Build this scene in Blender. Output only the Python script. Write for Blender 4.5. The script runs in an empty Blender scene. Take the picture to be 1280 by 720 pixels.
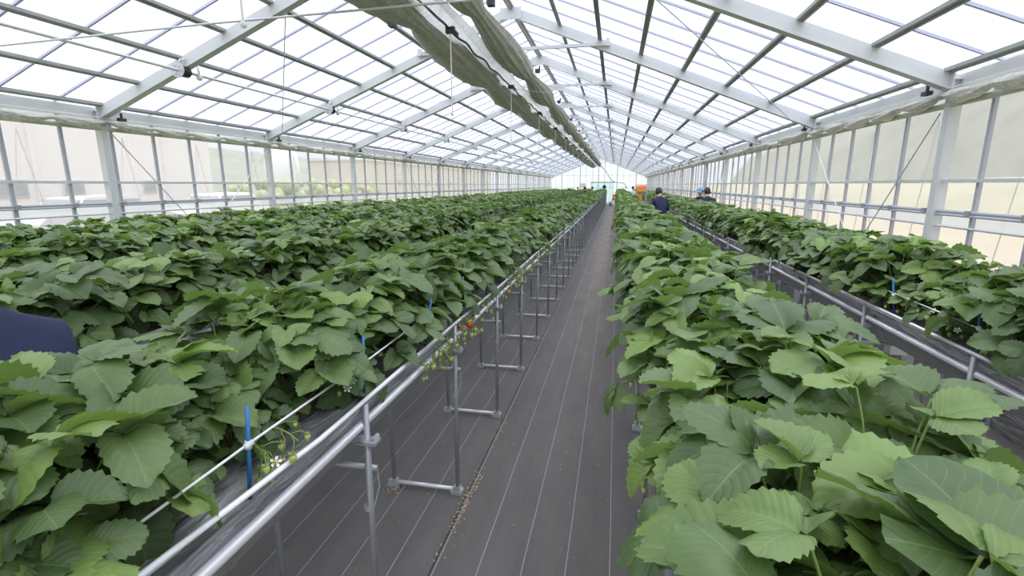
import bpy, bmesh, math, random
import numpy as np
from mathutils import Vector, Matrix, noise
R=math.radians; PI=math.pi
sc=bpy.context.scene
C=sc.collection
rng=random.Random(7)

# ------------------------------------------------------------------ helpers
class MB:
    def __init__(s): s.v=[]; s.f=[]
    def box(s,c,d,rz=0.0,ry=0.0,rx=0.0):
        m=Matrix.Translation(c)@Matrix.Rotation(rz,4,'Z')@Matrix.Rotation(ry,4,'Y')@Matrix.Rotation(rx,4,'X')
        b=len(s.v)
        for z in(-.5,.5):
            for x,y in((-.5,-.5),(.5,-.5),(.5,.5),(-.5,.5)):
                s.v.append(tuple(m@Vector((x*d[0],y*d[1],z*d[2]))))
        for q in((0,3,2,1),(4,5,6,7),(0,1,5,4),(1,2,6,5),(2,3,7,6),(3,0,4,7)): s.f.append(tuple(b+i for i in q))
        return s
    def bar(s,a,b_,w,h,up=(0,0,1)):
        a=Vector(a);b_=Vector(b_);d=(b_-a).normalized();up=Vector(up)
        x=d.cross(up).normalized();z=x.cross(d).normalized();b=len(s.v)
        for p in(a,b_):
            for i,j in((-.5,-.5),(.5,-.5),(.5,.5),(-.5,.5)): s.v.append(tuple(p+x*i*w+z*j*h))
        for q in((0,3,2,1),(4,5,6,7),(0,1,5,4),(1,2,6,5),(2,3,7,6),(3,0,4,7)): s.f.append(tuple(b+i for i in q))
        return s
    def prism(s,prof,a,b_,up=(0,0,1)):
        a=Vector(a);b_=Vector(b_);d=(b_-a).normalized();up=Vector(up)
        x=d.cross(up).normalized();z=x.cross(d).normalized();b=len(s.v);n=len(prof)
        for p in(a,b_):
            for i,j in prof: s.v.append(tuple(p+x*i+z*j))
        for i in range(n):
            j=(i+1)%n; s.f.append((b+i,b+j,b+n+j,b+n+i))
        s.f.append(tuple(b+i for i in range(n))[::-1]); s.f.append(tuple(b+n+i for i in range(n)))
        return s
    def tube(s,pts,r,n=8,cap=True):
        pts=[Vector(p) for p in pts];b=len(s.v);m=len(pts)
        rs=r if isinstance(r,(list,tuple)) else [r]*m
        up=Vector((0,0,1));px=None
        for k,p in enumerate(pts):
            d=(pts[min(k+1,m-1)]-pts[max(k-1,0)])
            d=d.normalized() if d.length>1e-9 else Vector((0,0,1))
            if px is None:
                px=d.cross(up)
                if px.length<.05: px=d.cross(Vector((0,1,0)))
            px=(px-d*px.dot(d)).normalized();z=px.cross(d)
            for i in range(n):
                a=2*PI*i/n; s.v.append(tuple(p+(px*math.cos(a)+z*math.sin(a))*rs[k]))
        for k in range(m-1):
            for i in range(n):
                j=(i+1)%n; s.f.append((b+k*n+i,b+k*n+j,b+(k+1)*n+j,b+(k+1)*n+i))
        if cap:
            s.f.append(tuple(b+i for i in range(n))[::-1]); s.f.append(tuple(b+(m-1)*n+i for i in range(n)))
        return s
    def ball(s,c,r,nu=8,nv=6,sc_=(1,1,1)):
        b=len(s.v);c=Vector(c)
        s.v.append(tuple(c+Vector((0,0,r*sc_[2]))))
        for i in range(1,nv):
            t=PI*i/nv
            for j in range(nu):
                a=2*PI*j/nu; s.v.append(tuple(c+Vector((r*sc_[0]*math.sin(t)*math.cos(a),r*sc_[1]*math.sin(t)*math.sin(a),r*sc_[2]*math.cos(t)))))
        s.v.append(tuple(c-Vector((0,0,r*sc_[2]))));e=len(s.v)-1
        for j in range(nu): s.f.append((b,b+1+j,b+1+(j+1)%nu))
        for i in range(nv-2):
            for j in range(nu):
                k=b+1+i*nu; s.f.append((k+j,k+nu+j,k+nu+(j+1)%nu,k+(j+1)%nu))
        k=b+1+(nv-2)*nu
        for j in range(nu): s.f.append((k+j,e,k+(j+1)%nu))
        return s
    def quad(s,*p):
        b=len(s.v); s.v+= [tuple(q) for q in p]; s.f.append(tuple(range(b,b+len(p)))); return s
    def mesh(s,name,mat,smooth=False):
        me=bpy.data.meshes.new(name); me.from_pydata(s.v,[],s.f)
        if mat: me.materials.append(mat)
        if smooth: me.polygons.foreach_set('use_smooth',[True]*len(me.polygons))
        me.update(); return me
    def obj(s,name,mat,parent=None,smooth=False,loc=None):
        o=bpy.data.objects.new(name,s.mesh(name,mat,smooth)); C.objects.link(o)
        if parent: o.parent=parent
        if loc: o.location=loc
        return o
def link(name,me,parent=None,loc=(0,0,0)):
    o=bpy.data.objects.new(name,me); C.objects.link(o); o.location=loc
    if parent: o.parent=parent
    return o
def tag(o,label=None,cat=None,group=None,kind=None):
    if label:o['label']=label
    if cat:o['category']=cat
    if group:o['group']=group
    if kind:o['kind']=kind
    return o
def empty(name,loc=(0,0,0),rz=0.0,label=None,cat=None,group=None,kind=None):
    o=bpy.data.objects.new(name,None); C.objects.link(o); o.location=loc; o.rotation_euler=(0,0,rz); o.empty_display_size=.1
    return tag(o,label,cat,group,kind)
KIDS={}
def copy_tree(o,parent=None):
    c=o.copy(); C.objects.link(c); c.parent=parent
    for ch in list(o.children): copy_tree(ch,c)
    return c

# ------------------------------------------------------------------ materials
def mat(name,col,rough=.5,metal=0.0,spec=.5,noise_amt=0.0,noise_scale=20,bump=0.0,bump_scale=60):
    m=bpy.data.materials.new(name); m.use_nodes=True; nt=m.node_tree; b=nt.nodes['Principled BSDF']
    b.inputs['Base Color'].default_value=(*col,1); b.inputs['Roughness'].default_value=rough
    b.inputs['Metallic'].default_value=metal; b.inputs['Specular IOR Level'].default_value=spec
    if noise_amt or bump:
        tc=nt.nodes.new('ShaderNodeTexCoord')
    if noise_amt:
        n=nt.nodes.new('ShaderNodeTexNoise'); n.inputs['Scale'].default_value=noise_scale; n.inputs['Detail'].default_value=4
        nt.links.new(tc.outputs['Object'],n.inputs['Vector'])
        mx=nt.nodes.new('ShaderNodeMix'); mx.data_type='RGBA'
        mx.inputs[6].default_value=(*[c*(1-noise_amt) for c in col],1); mx.inputs[7].default_value=(*[min(1,c*(1+noise_amt)) for c in col],1)
        nt.links.new(n.outputs['Fac'],mx.inputs[0]); nt.links.new(mx.outputs[2],b.inputs['Base Color'])
    if bump:
        n=nt.nodes.new('ShaderNodeTexNoise'); n.inputs['Scale'].default_value=bump_scale
        nt.links.new(tc.outputs['Object'],n.inputs['Vector'])
        bp=nt.nodes.new('ShaderNodeBump'); bp.inputs['Strength'].default_value=bump; bp.inputs['Distance'].default_value=.01
        nt.links.new(n.outputs['Fac'],bp.inputs['Height']); nt.links.new(bp.outputs['Normal'],b.inputs['Normal'])
    return m
M={}
M['galv']=mat('galvanised_steel',(.60,.62,.62),.45,.1,noise_amt=.08,noise_scale=6)
M['galv_pale']=mat('pale_painted_steel',(.60,.62,.61),.5,0.0,noise_amt=.06,noise_scale=3)
M['galv_dark']=mat('weathered_steel_channel',(.34,.35,.33),.5,.1,noise_amt=.15)
M['stud']=mat('grey_steel_stud',(.42,.43,.47),.5,.1)
M['sash']=mat('grey_glazing_bar',(.52,.53,.66),.5,.05)
M['pipe']=mat('bed_pipe_steel',(.34,.36,.37),.4,.4,noise_amt=.1,noise_scale=15)
M['bracket']=mat('dull_zinc_bracket',(.40,.42,.43),.45,.3,noise_amt=.15,noise_scale=30)
M['bright_pipe']=mat('bright_zinc_pipe',(.74,.75,.76),.35,.3,noise_amt=.12,noise_scale=9)
M['white']=mat('white_plastic',(.8,.81,.81),.4)
M['cord']=mat('grey_cord',(.5,.5,.56),.6)
M['black']=mat('black_rubber',(.02,.02,.022),.5)
M['dark_clip']=mat('dark_clip_plastic',(.03,.03,.035),.5)
M['blue']=mat('blue_stake_plastic',(.03,.17,.42),.4)
M['orange']=mat('orange_crate_plastic',(.95,.27,.03),.45)
M['hose']=mat('brown_hose_rubber',(.22,.10,.07),.5)
M['navy']=mat('navy_jacket_cloth',(.030,.036,.075),.85,spec=.2,noise_amt=.12,noise_scale=30,bump=.3,bump_scale=14)
M['navy2']=mat('dark_navy_cloth',(.022,.028,.055),.85,spec=.2)
M['trouser']=mat('dark_trouser_cloth',(.03,.033,.04),.9,spec=.2)
M['skin']=mat('skin',(.58,.36,.26),.55)
M['hair']=mat('dark_hair',(.018,.014,.013),.55,noise_amt=.3,noise_scale=80)
M['cap']=mat('pale_blue_cap_cloth',(.25,.48,.70),.8)
M['blue_cap']=mat('deep_blue_cap_cloth',(.03,.10,.25),.8)
M['white_cloth']=mat('white_cloth',(.7,.72,.72),.85)
M['green_cloth']=mat('green_work_cloth',(.10,.2,.09),.85)
M['boot']=mat('dark_boot',(.02,.02,.02),.5)
M['eye']=mat('eye_dark',(.02,.015,.01),.3)
M['text']=mat('pale_blue_print',(.55,.65,.8),.7)
M['flower']=mat('white_petal',(.85,.85,.80),.6)
M['pistil']=mat('yellow_flower_centre',(.75,.55,.08),.6)
M['ripe']=mat('red_strawberry_skin',(.65,.07,.02),.35,noise_amt=.3,noise_scale=150)
M['unripe']=mat('pale_green_strawberry_skin',(.42,.50,.14),.4,noise_amt=.2,noise_scale=150)
M['yellow_sign']=mat('pale_yellow_board',(.75,.66,.38),.6)

def leaf_material():
    m=bpy.data.materials.new('strawberry_leaf'); m.use_nodes=True; nt=m.node_tree; N=nt.nodes; L=nt.links
    b=N['Principled BSDF']; out=N['Material Output']
    uv=N.new('ShaderNodeUVMap'); uv.uv_map='leaf'
    sep=N.new('ShaderNodeSeparateXYZ'); L.new(uv.outputs['UV'],sep.inputs[0])
    def math_(op,a,b_=None,c=None):
        n=N.new('ShaderNodeMath'); n.operation=op
        for i,x in enumerate((a,b_,c)):
            if x is None: continue
            if isinstance(x,(int,float)): n.inputs[i].default_value=x
            else: L.new(x,n.inputs[i])
        return n.outputs[0]
    # UV: x = across -1..1 stored as 0..1 ; y = along
    ac=math_('ABSOLUTE',math_('SUBTRACT',math_('MULTIPLY',sep.outputs[0],2.0),1.0))
    al=sep.outputs[1]
    ph=math_('SUBTRACT',math_('MULTIPLY',al,9.0),math_('MULTIPLY',ac,2.6))
    tri=math_('PINGPONG',ph,.5)                        # 0 at vein, .5 between
    vein=math_('LESS_THAN',tri,.05)
    mid=math_('LESS_THAN',ac,.030)
    v=math_('MAXIMUM',math_('MULTIPLY',vein,.45),mid)
    att=N.new('ShaderNodeAttribute'); att.attribute_name='tint'
    oi=N.new('ShaderNodeObjectInfo')
    tc=N.new('ShaderNodeTexCoord')
    nz=N.new('ShaderNodeTexNoise'); nz.inputs['Scale'].default_value=35; nz.inputs['Detail'].default_value=3; L.new(tc.outputs['Object'],nz.inputs['Vector'])
    ramp=N.new('ShaderNodeValToRGB'); e=ramp.color_ramp.elements
    e[0].position=0; e[0].color=(.062,.112,.038,1); e[1].position=1; e[1].color=(.26,.41,.085,1)
    x=e.new(.45); x.color=(.118,.186,.060,1); x=e.new(.8); x.color=(.190,.285,.074,1)
    f=math_('ADD',att.outputs['Fac'],math_('MULTIPLY',math_('SUBTRACT',oi.outputs['Random'],.5),.14))
    f=math_('ADD',f,math_('MULTIPLY',math_('SUBTRACT',nz.outputs['Fac'],.5),.22))
    L.new(f,ramp.inputs[0])
    mx=N.new('ShaderNodeMix'); mx.data_type='RGBA'; L.new(math_('MULTIPLY',v,.26),mx.inputs[0]); L.new(ramp.outputs[0],mx.inputs[6]); mx.inputs[7].default_value=(.30,.42,.15,1)
    geo=N.new('ShaderNodeNewGeometry')
    mb=N.new('ShaderNodeMix'); mb.data_type='RGBA'; L.new(math_('MULTIPLY',geo.outputs['Backfacing'],.55),mb.inputs[0]); L.new(mx.outputs[2],mb.inputs[6]); mb.inputs[7].default_value=(.26,.36,.19,1)
    L.new(mb.outputs[2],b.inputs['Base Color'])
    b.inputs['Roughness'].default_value=.48; b.inputs['Specular IOR Level'].default_value=.55
    bp=N.new('ShaderNodeBump'); bp.inputs['Strength'].default_value=.2; bp.inputs['Distance'].default_value=.003
    h=math_('ADD',math_('POWER',math_('MULTIPLY',tri,2.0),.6),math_('MULTIPLY',nz.outputs['Fac'],.4))
    L.new(h,bp.inputs['Height']); L.new(bp.outputs['Normal'],b.inputs['Normal'])
    tr=N.new('ShaderNodeBsdfTranslucent'); 
    tm=N.new('ShaderNodeMix'); tm.data_type='RGBA'; tm.blend_type='MULTIPLY'; tm.inputs[0].default_value=1; L.new(mb.outputs[2],tm.inputs[6]); tm.inputs[7].default_value=(1.3,1.5,.5,1)
    L.new(tm.outputs[2],tr.inputs[0]); L.new(bp.outputs['Normal'],tr.inputs['Normal'])
    ms=N.new('ShaderNodeMixShader'); ms.inputs[0].default_value=.24; L.new(b.outputs[0],ms.inputs[1]); L.new(tr.outputs[0],ms.inputs[2]); L.new(ms.outputs[0],out.inputs[0])
    return m
M['leaf']=leaf_material()
def stem_material():
    m=bpy.data.materials.new('leaf_stalk'); m.use_nodes=True; nt=m.node_tree; N=nt.nodes; L=nt.links; b=N['Principled BSDF']
    tc=N.new('ShaderNodeTexCoord'); s=N.new('ShaderNodeSeparateXYZ'); L.new(tc.outputs['Object'],s.inputs[0])
    r=N.new('ShaderNodeValToRGB'); e=r.color_ramp.elements
    e[0].position=.02; e[0].color=(.30,.10,.035,1); e[1].position=.12; e[1].color=(.20,.28,.07,1)
    L.new(s.outputs[2],r.inputs[0]); L.new(r.outputs[0],b.inputs['Base Color']); b.inputs['Roughness'].default_value=.5
    return m
M['stem']=stem_material()

def film(name,trans,col,transl=.6,tint=(1,1,1)):
    m=bpy.data.materials.new(name); m.use_nodes=True; nt=m.node_tree; N=nt.nodes; L=nt.links
    for n in list(N):
        if n.type=='BSDF_PRINCIPLED': N.remove(n)
    out=N['Material Output']
    t=N.new('ShaderNodeBsdfTransparent'); t.inputs[0].default_value=(*tint,1)
    l=N.new('ShaderNodeBsdfTranslucent'); l.inputs[0].default_value=(*col,1)
    d=N.new('ShaderNodeBsdfDiffuse'); d.inputs[0].default_value=(*col,1)
    a=N.new('ShaderNodeMixShader'); a.inputs[0].default_value=transl; L.new(d.outputs[0],a.inputs[1]); L.new(l.outputs[0],a.inputs[2])
    c=N.new('ShaderNodeMixShader'); L.new(a.outputs[0],c.inputs[1]); L.new(t.outputs[0],c.inputs[2])
    tc=N.new('ShaderNodeTexCoord'); nz=N.new('ShaderNodeTexNoise'); nz.inputs['Scale'].default_value=.7; L.new(tc.outputs['Object'],nz.inputs['Vector'])
    mr=N.new('ShaderNodeMapRange'); mr.inputs[3].default_value=trans-.06; mr.inputs[4].default_value=trans+.06; L.new(nz.outputs['Fac'],mr.inputs[0]); L.new(mr.outputs[0],c.inputs[0])
    L.new(c.outputs[0],out.inputs[0]); return m
M['roof_film']=film('roof_film',.66,(.80,.84,.97),.85,(.93,.945,1))
M['wall_film']=film('wall_film',.64,(.62,.615,.58),.6)
M['white_film']=film('white_film_band',.22,(.80,.84,.87),.7)
M['gable_film']=film('gable_film',.40,(.80,.90,.90),.75,(.95,1,1))

def floor_mat():
    m=bpy.data.materials.new('woven_weed_sheet'); m.use_nodes=True; nt=m.node_tree; N=nt.nodes; L=nt.links; b=N['Principled BSDF']
    tc=N.new('ShaderNodeTexCoord'); s=N.new('ShaderNodeSeparateXYZ'); L.new(tc.outputs['Object'],s.inputs[0])
    def mt(op,a,b_=None,c=None,clamp=False):
        n=N.new('ShaderNodeMath'); n.operation=op; n.use_clamp=clamp
        for i,x in enumerate((a,b_,c)):
            if x is None: continue
            if isinstance(x,(int,float)): n.inputs[i].default_value=x
            else: L.new(x,n.inputs[i])
        return n.outputs[0]
    nz=N.new('ShaderNodeTexNoise'); nz.inputs['Scale'].default_value=.9; L.new(tc.outputs['Object'],nz.inputs['Vector'])
    X=mt('ADD',s.outputs[0],mt('MULTIPLY',mt('SUBTRACT',nz.outputs['Fac'],.5),.012))
    # white thread every .206 m
    ph=mt('PINGPONG',mt('ADD',X,-.047),.103)
    line=mt('LESS_THAN',ph,.0021)
    seam=mt('LESS_THAN',mt('ABSOLUTE',mt('ADD',X,.79)),.005)
    n2=N.new('ShaderNodeTexNoise'); n2.inputs['Scale'].default_value=2.2; n2.inputs['Detail'].default_value=6; n2.inputs['Roughness'].default_value=.65
    mp=N.new('ShaderNodeMapping'); mp.inputs['Scale'].default_value=(2.2,.5,1); L.new(tc.outputs['Object'],mp.inputs[0]); L.new(mp.outputs[0],n2.inputs['Vector'])
    ramp=N.new('ShaderNodeValToRGB'); e=ramp.color_ramp.elements; e[0].position=.3; e[0].color=(.098,.092,.087,1); e[1].position=.75; e[1].color=(.148,.139,.130,1)
    L.new(n2.outputs['Fac'],ramp.inputs[0])
    # trodden dust along the middle of the central path
    dx=mt('SUBTRACT',1.0,mt('MULTIPLY',mt('ABSOLUTE',mt('ADD',s.outputs[0],.22)),2.2),clamp=True)
    dy=mt('MULTIPLY',mt('SUBTRACT',s.outputs[1],2.5),.09,clamp=True)
    du=mt('MULTIPLY',mt('MULTIPLY',dx,dy),mt('MULTIPLY',n2.outputs['Fac'],1.6),clamp=True)
    mx=N.new('ShaderNodeMix'); mx.data_type='RGBA'; L.new(du,mx.inputs[0]); L.new(ramp.outputs[0],mx.inputs[6]); mx.inputs[7].default_value=(.33,.27,.225,1)
    m2=N.new('ShaderNodeMix'); m2.data_type='RGBA'; L.new(mt('MULTIPLY',line,.75),m2.inputs[0]); L.new(mx.outputs[2],m2.inputs[6]); m2.inputs[7].default_value=(.42,.42,.43,1)
    m3=N.new('ShaderNodeMix'); m3.data_type='RGBA'; L.new(mt('MULTIPLY',seam,.8),m3.inputs[0]); L.new(m2.outputs[2],m3.inputs[6]); m3.inputs[7].default_value=(.015,.012,.01,1)
    L.new(m3.outputs[2],b.inputs['Base Color']); b.inputs['Roughness'].default_value=.62; b.inputs['Specular IOR Level'].default_value=.4
    ck=N.new('ShaderNodeTexChecker'); ck.inputs['Scale'].default_value=350; L.new(tc.outputs['Object'],ck.inputs['Vector'])
    bp=N.new('ShaderNodeBump'); bp.inputs['Strength'].default_value=.5; bp.inputs['Distance'].default_value=.03
    L.new(n2.outputs['Fac'],bp.inputs['Height'])
    L.new(bp.outputs['Normal'],b.inputs['Normal'])
    return m
M['floor']=floor_mat()
def mulch_mat(name,c0,c1,rough):
    m=bpy.data.materials.new(name); m.use_nodes=True; nt=m.node_tree; N=nt.nodes; L=nt.links; b=N['Principled BSDF']
    tc=N.new('ShaderNodeTexCoord'); mp=N.new('ShaderNodeMapping'); mp.inputs['Scale'].default_value=(9,2.2,9); mp.inputs['Rotation'].default_value=(0,0,.25)
    n=N.new('ShaderNodeTexNoise'); n.inputs['Scale'].default_value=2.4; n.inputs['Detail'].default_value=5; n.inputs['Distortion'].default_value=.8
    L.new(tc.outputs['Object'],mp.inputs[0]); L.new(mp.outputs[0],n.inputs['Vector'])
    r=N.new('ShaderNodeValToRGB'); e=r.color_ramp.elements; e[0].position=.35; e[0].color=(*c0,1); e[1].position=.7; e[1].color=(*c1,1)
    L.new(n.outputs['Fac'],r.inputs[0]); L.new(r.outputs[0],b.inputs['Base Color']); b.inputs['Roughness'].default_value=rough; b.inputs['Specular IOR Level'].default_value=.7
    bp=N.new('ShaderNodeBump'); bp.inputs['Strength'].default_value=.8; bp.inputs['Distance'].default_value=.03; L.new(n.outputs['Fac'],bp.inputs['Height']); L.new(bp.outputs['Normal'],b.inputs['Normal'])
    return m
M['mulch']=mulch_mat('black_mulch_film',(.17,.17,.17),(.36,.36,.36),.3)
M['liner']=mulch_mat('grey_liner_film',(.28,.28,.285),(.62,.62,.63),.28)
M['trough']=mat('grey_trough_side',(.30,.30,.305),.5,noise_amt=.15,noise_scale=8)
def cloth(name,c0,c1,scale,trl=.35):
    m=bpy.data.materials.new(name); m.use_nodes=True; nt=m.node_tree; N=nt.nodes; L=nt.links; b=N['Principled BSDF']; out=N['Material Output']
    tc=N.new('ShaderNodeTexCoord'); mp=N.new('ShaderNodeMapping'); mp.inputs['Scale'].default_value=scale
    n=N.new('ShaderNodeTexNoise'); n.inputs['Scale'].default_value=3; n.inputs['Detail'].default_value=6
    L.new(tc.outputs['Object'],mp.inputs[0]); L.new(mp.outputs[0],n.inputs['Vector'])
    r=N.new('ShaderNodeValToRGB'); e=r.color_ramp.elements; e[0].position=.3; e[0].color=(*c0,1); e[1].position=.7; e[1].color=(*c1,1)
    L.new(n.outputs['Fac'],r.inputs[0]); L.new(r.outputs[0],b.inputs['Base Color']); b.inputs['Roughness'].default_value=.8
    bp=N.new('ShaderNodeBump'); bp.inputs['Strength'].default_value=.5; bp.inputs['Distance'].default_value=.03; L.new(n.outputs['Fac'],bp.inputs['Height']); L.new(bp.outputs['Normal'],b.inputs['Normal'])
    t=N.new('ShaderNodeBsdfTranslucent'); L.new(r.outputs[0],t.inputs[0])
    ms=N.new('ShaderNodeMixShader'); ms.inputs[0].default_value=trl; L.new(b.outputs[0],ms.inputs[1]); L.new(t.outputs[0],ms.inputs[2]); L.new(ms.outputs[0],out.inputs[0])
    return m
M['screen']=cloth('grey_green_shade_cloth',(.40,.41,.34),(.62,.62,.54),(3,14,3),.3)
M['screen_pale']=cloth('pale_shade_cloth',(.66,.67,.62),(.85,.86,.83),(3,10,3),.5)
M['wall_screen']=cloth('pale_grey_curtain_cloth',(.55,.55,.48),(.82,.81,.75),(4,7,14),.4)

# ------------------------------------------------------------------ dimensions
XL,XR=-6.28,2.87; XC=(XL+XR)/2; ZR=4.50; SL=.392
BAY=3.0; T0=5.15; NT=16; Y0=-.85-.6; Y1=T0+15*BAY       # gable at 50.15
zr=lambda x: ZR-SL*abs(x-XC)
EAVE=zr(XR)
TY=[T0+BAY*k for k in range(-2,16)]
ROWS=[('bed left of the path',-1.05),('second bed left of the path',-2.53),('third bed left of the path',-4.02),('left wall bed',-5.45),
      ('bed right of the path',.43),('right wall bed',1.83)]
HW=.21; ZT=1.05

# ------------------------------------------------------------------ floor and outside
fl=MB(); fl.box((XC,(Y1-2)/2,-.05),(XR-XL,Y1+2,.1)); tag(fl.obj('floor',M['floor']),'dark grey woven weed sheet with white threads covering the greenhouse ground','floor',kind='structure')
gm=mat('pale_dry_ground',(.39,.34,.245),.9,noise_amt=.12,noise_scale=.15)
def ring_ground():
    b=MB(); S=260
    for x0,x1,y0,y1 in((-S,XL,-S,S),(XR,S,-S,S),(XL,XR,-S,-2),(XL,XR,Y1,S)): b.box(((x0+x1)/2,(y0+y1)/2,-.06),(x1-x0,y1-y0,.1))
    return b
tag(ring_ground().obj('ground',gm),'pale sandy ground outside the greenhouse film walls','ground',kind='structure')
grass=mat('short_green_grass',(.32,.40,.16),.9,noise_amt=.3,noise_scale=2)
b=MB(); 
for i in range(40):
    b.box((XL-1.3+rng.uniform(-.1,.1),-1+i*1.3,0.0+rng.uniform(0,.03)),(2.0,1.35,.04),rng.uniform(-.05,.05))
tag(b.obj('grass',grass),'strip of yellow green grass outside along the left film wall','grass',kind='stuff')

# ------------------------------------------------------------------ house shell
def thin(prefix): pass
wallL=MB().quad((XL-.03,-2,0),(XL-.03,Y1,0),(XL-.03,Y1,EAVE),(XL-.03,-2,EAVE)).obj('wall_left',M['wall_film'])
tag(wallL,'left greenhouse side wall of hazy translucent film with grey studs','wall',kind='structure')
wallR=MB().quad((XR+.03,-2,0),(XR+.03,Y1,0),(XR+.03,Y1,EAVE),(XR+.03,-2,EAVE)).obj('wall_right',M['wall_film'])
tag(wallR,'right greenhouse side wall of hazy translucent film with grey studs','wall',kind='structure')
gb=MB().quad((XL,Y1,0),(XR,Y1,0),(XR,Y1,EAVE),(XC,Y1,ZR),(XL,Y1,EAVE)).obj('wall_back',M['gable_film'])
tag(gb,'far gable end wall of pale bluish film with thin studs','wall',kind='structure')
FO=.035
cl=MB().quad((XL,-2,EAVE+FO),(XC,-2,ZR+FO),(XC,Y1,ZR+FO),(XL,Y1,EAVE+FO)).obj('ceiling_left',M['roof_film'])
tag(cl,'left roof slope of white translucent film on steel bars','ceiling',kind='structure')
cr=MB().quad((XC,-2,ZR+FO),(XR,-2,EAVE+FO),(XR,Y1,EAVE+FO),(XC,Y1,ZR+FO)).obj('ceiling_right',M['roof_film'])
tag(cr,'right roof slope of white translucent film on steel bars','ceiling',kind='structure')

for side,wall,X,s in(('left',wallL,XL,1),('right',wallR,XR,-1)):
    cm=MB(); cm.prism([(-.045,-.04),(.045,-.04),(.045,-.03),(.045,.03),(.045,.04),(-.045,.04)],(0,0,0),(0,0,EAVE-.02),up=(0,1,0)); cme=cm.mesh('column',M['galv_pale'])
    cap=MB().box((s*.0,0,EAVE-.03),(.13,.14,.012)).box((s*.07,0,EAVE-.06),(.012,.16,.24)).mesh('column_plate',M['galv'])
    for y in TY[:-1]:
        o=link('column',cme,wall,(X+s*.045,y,0)); link('column_plate',cap,o)
    sm=MB().prism([(-.013,-.018),(.013,-.018),(.013,.018),(-.013,.018)],(0,0,0),(0,0,EAVE-.1),up=(0,1,0)); sme=sm.mesh('stud',M['stud'])
    y=-1.9
    ys=[5.28+.59*k for k in range(-12,75)]
    for y in ys: link('stud',sme,wall,(X+s*.02,y,0))
    g=MB().bar((X+s*.0,-2,EAVE-.05),(X+s*.0,Y1,EAVE-.05),.09,.12); g.bar((X+s*.05,-2,EAVE-.115),(X+s*.05,Y1,EAVE-.115),.03,.014)
    g.obj('eave_beam',M['galv_pale'],wall)
    MB().bar((X+s*.045,-2,1.83),(X+s*.045,Y1,1.83),.022,.03).obj('rail',M['galv'],wall)
    r=MB(); r.tube([(X+s*.045,-2,1.572),(X+s*.045,Y1,1.572)],.016,8); r.tube([(X+s*.06,-2,1.545),(X+s*.06,Y1,1.545)],.010,8); r.obj('double_rail',M['stud'],wall)
    r=MB(); r.tube([(X+s*.045,-2,1.445),(X+s*.045,Y1,1.445)],.011,8); r.obj('rail',M['galv'],wall)
    MB().quad((X-s*.015,-2,1.445),(X-s*.015,Y1,1.445),(X-s*.015,Y1,1.56),(X-s*.015,-2,1.56)).obj('white_film_band',M['white_film'],wall)
    c=MB()
    for y in ys: c.box((X+s*.05,y,1.565),(.05,.05,.05))
    c.obj('rail_clips',M['galv_dark'],wall)
    rp=MB(); rp.tube([(X+s*.07,-2,2.475),(X+s*.07,Y1,2.475)],.026,10); rp.obj('roll_up_pipe',mat('rolled_film_pipe_'+side,(.55,.58,.48),.6),wall)
    MB().quad((X-s*.01,-2,2.47),(X-s*.01,Y1,2.47),(X-s*.01,Y1,2.56),(X-s*.01,-2,2.56)).obj('white_film_band',M['white_film'],wall)
    # cross braces of thin rod
    for k in (0,3,6,10):
        ya,yb=T0+BAY*k,T0+BAY*(k+1)
        MB().tube([(X+s*.08,ya+.1,2.42),(X+s*.08,yb-1.0,.3)],.006,6).obj('brace_rod',M['stud'],wall)
        MB().tube([(X+s*.095,yb-.05,2.42),(X+s*.095,ya+.5,.3)],.006,6).obj('brace_rod',M['white'],wall)
    z=MB(); yy=-1.6;pts=[]
    while yy<Y1-1:
        pts+= [(X-s*.045,yy,2.4),(X-s*.045,yy+.36,.2),(X-s*.045,yy+.82,.2)]; yy+=1.18
    z.tube(pts,.0045,4); z.obj('zigzag_cord',M['cord'],wall)

for side,X,s in(('left',XL,1),('right',XR,-1)):
    tag(MB().box((X+s*.02,(Y1-2)/2,.24),(.012,Y1+2,.48)).obj('baseboard_'+side,M['mulch']),'dark plastic skirt sheet along the foot of the %s film wall'%side,'skirting',kind='structure')
# roof: rafters, purlins, glazing bars, collar ties
PO=[.76,1.37,1.98,2.60,3.22,3.84,4.42]
for s,ce in((-1,cl),(1,cr)):
    X=XL if s<0 else XR
    rm=MB(); rm.bar((s*.02,0,ZR-.085),(X-XC-s*.05,0,EAVE-.085+.02),.075,.125)
    rm.bar((s*.02,0,ZR-.150),(X-XC-s*.05,0,EAVE-.150+.02),.095,.012); rme=rm.mesh('rafter',M['galv_pale'])
    for y in TY: link('rafter',rme,ce,(XC,y,0))
    for d in PO:
        x=XC+s*d; z=zr(x)
        c=MB(); c.bar((x,-2,z-.012),(x,Y1,z-.012),.045,.03); c.bar((x+s*.03,-2,z-.035),(x+s*.03,Y1,z-.035),.02,.014)
        c.obj('purlin',M['galv_dark'],ce)
    bm_=MB(); bm_.bar((0,0,ZR+.018),(X-XC,0,EAVE+.018),.022,.022); bme=bm_.mesh('glazing_bar',M['sash'])
    for k in range(-12,75): link('glazing_bar',bme,ce,(XC,5.28+.59*k,0))
    pts=[];y=-1.8
    while y<Y1-1.5:
        pts+= [(XC+s*.3,y,zr(XC+s*.3)+.06),(XC+s*4.5,y+.7,zr(XC+s*4.5)+.06)]; y+=1.4
    MB().tube(pts,.004,4).obj('zigzag_cord',M['cord'],ce)
c=MB(); c.bar((XC,-2,ZR-.01),(XC,Y1,ZR-.01),.10,.03); c.bar((XC,-2,ZR-.04),(XC,Y1,ZR-.04),.03,.05); c.obj('ridge_beam',M['galv_dark'],cr)
tm=MB(); tm.bar((-1.5,0,3.87),(1.5,0,3.87),.04,.045); 
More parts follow.
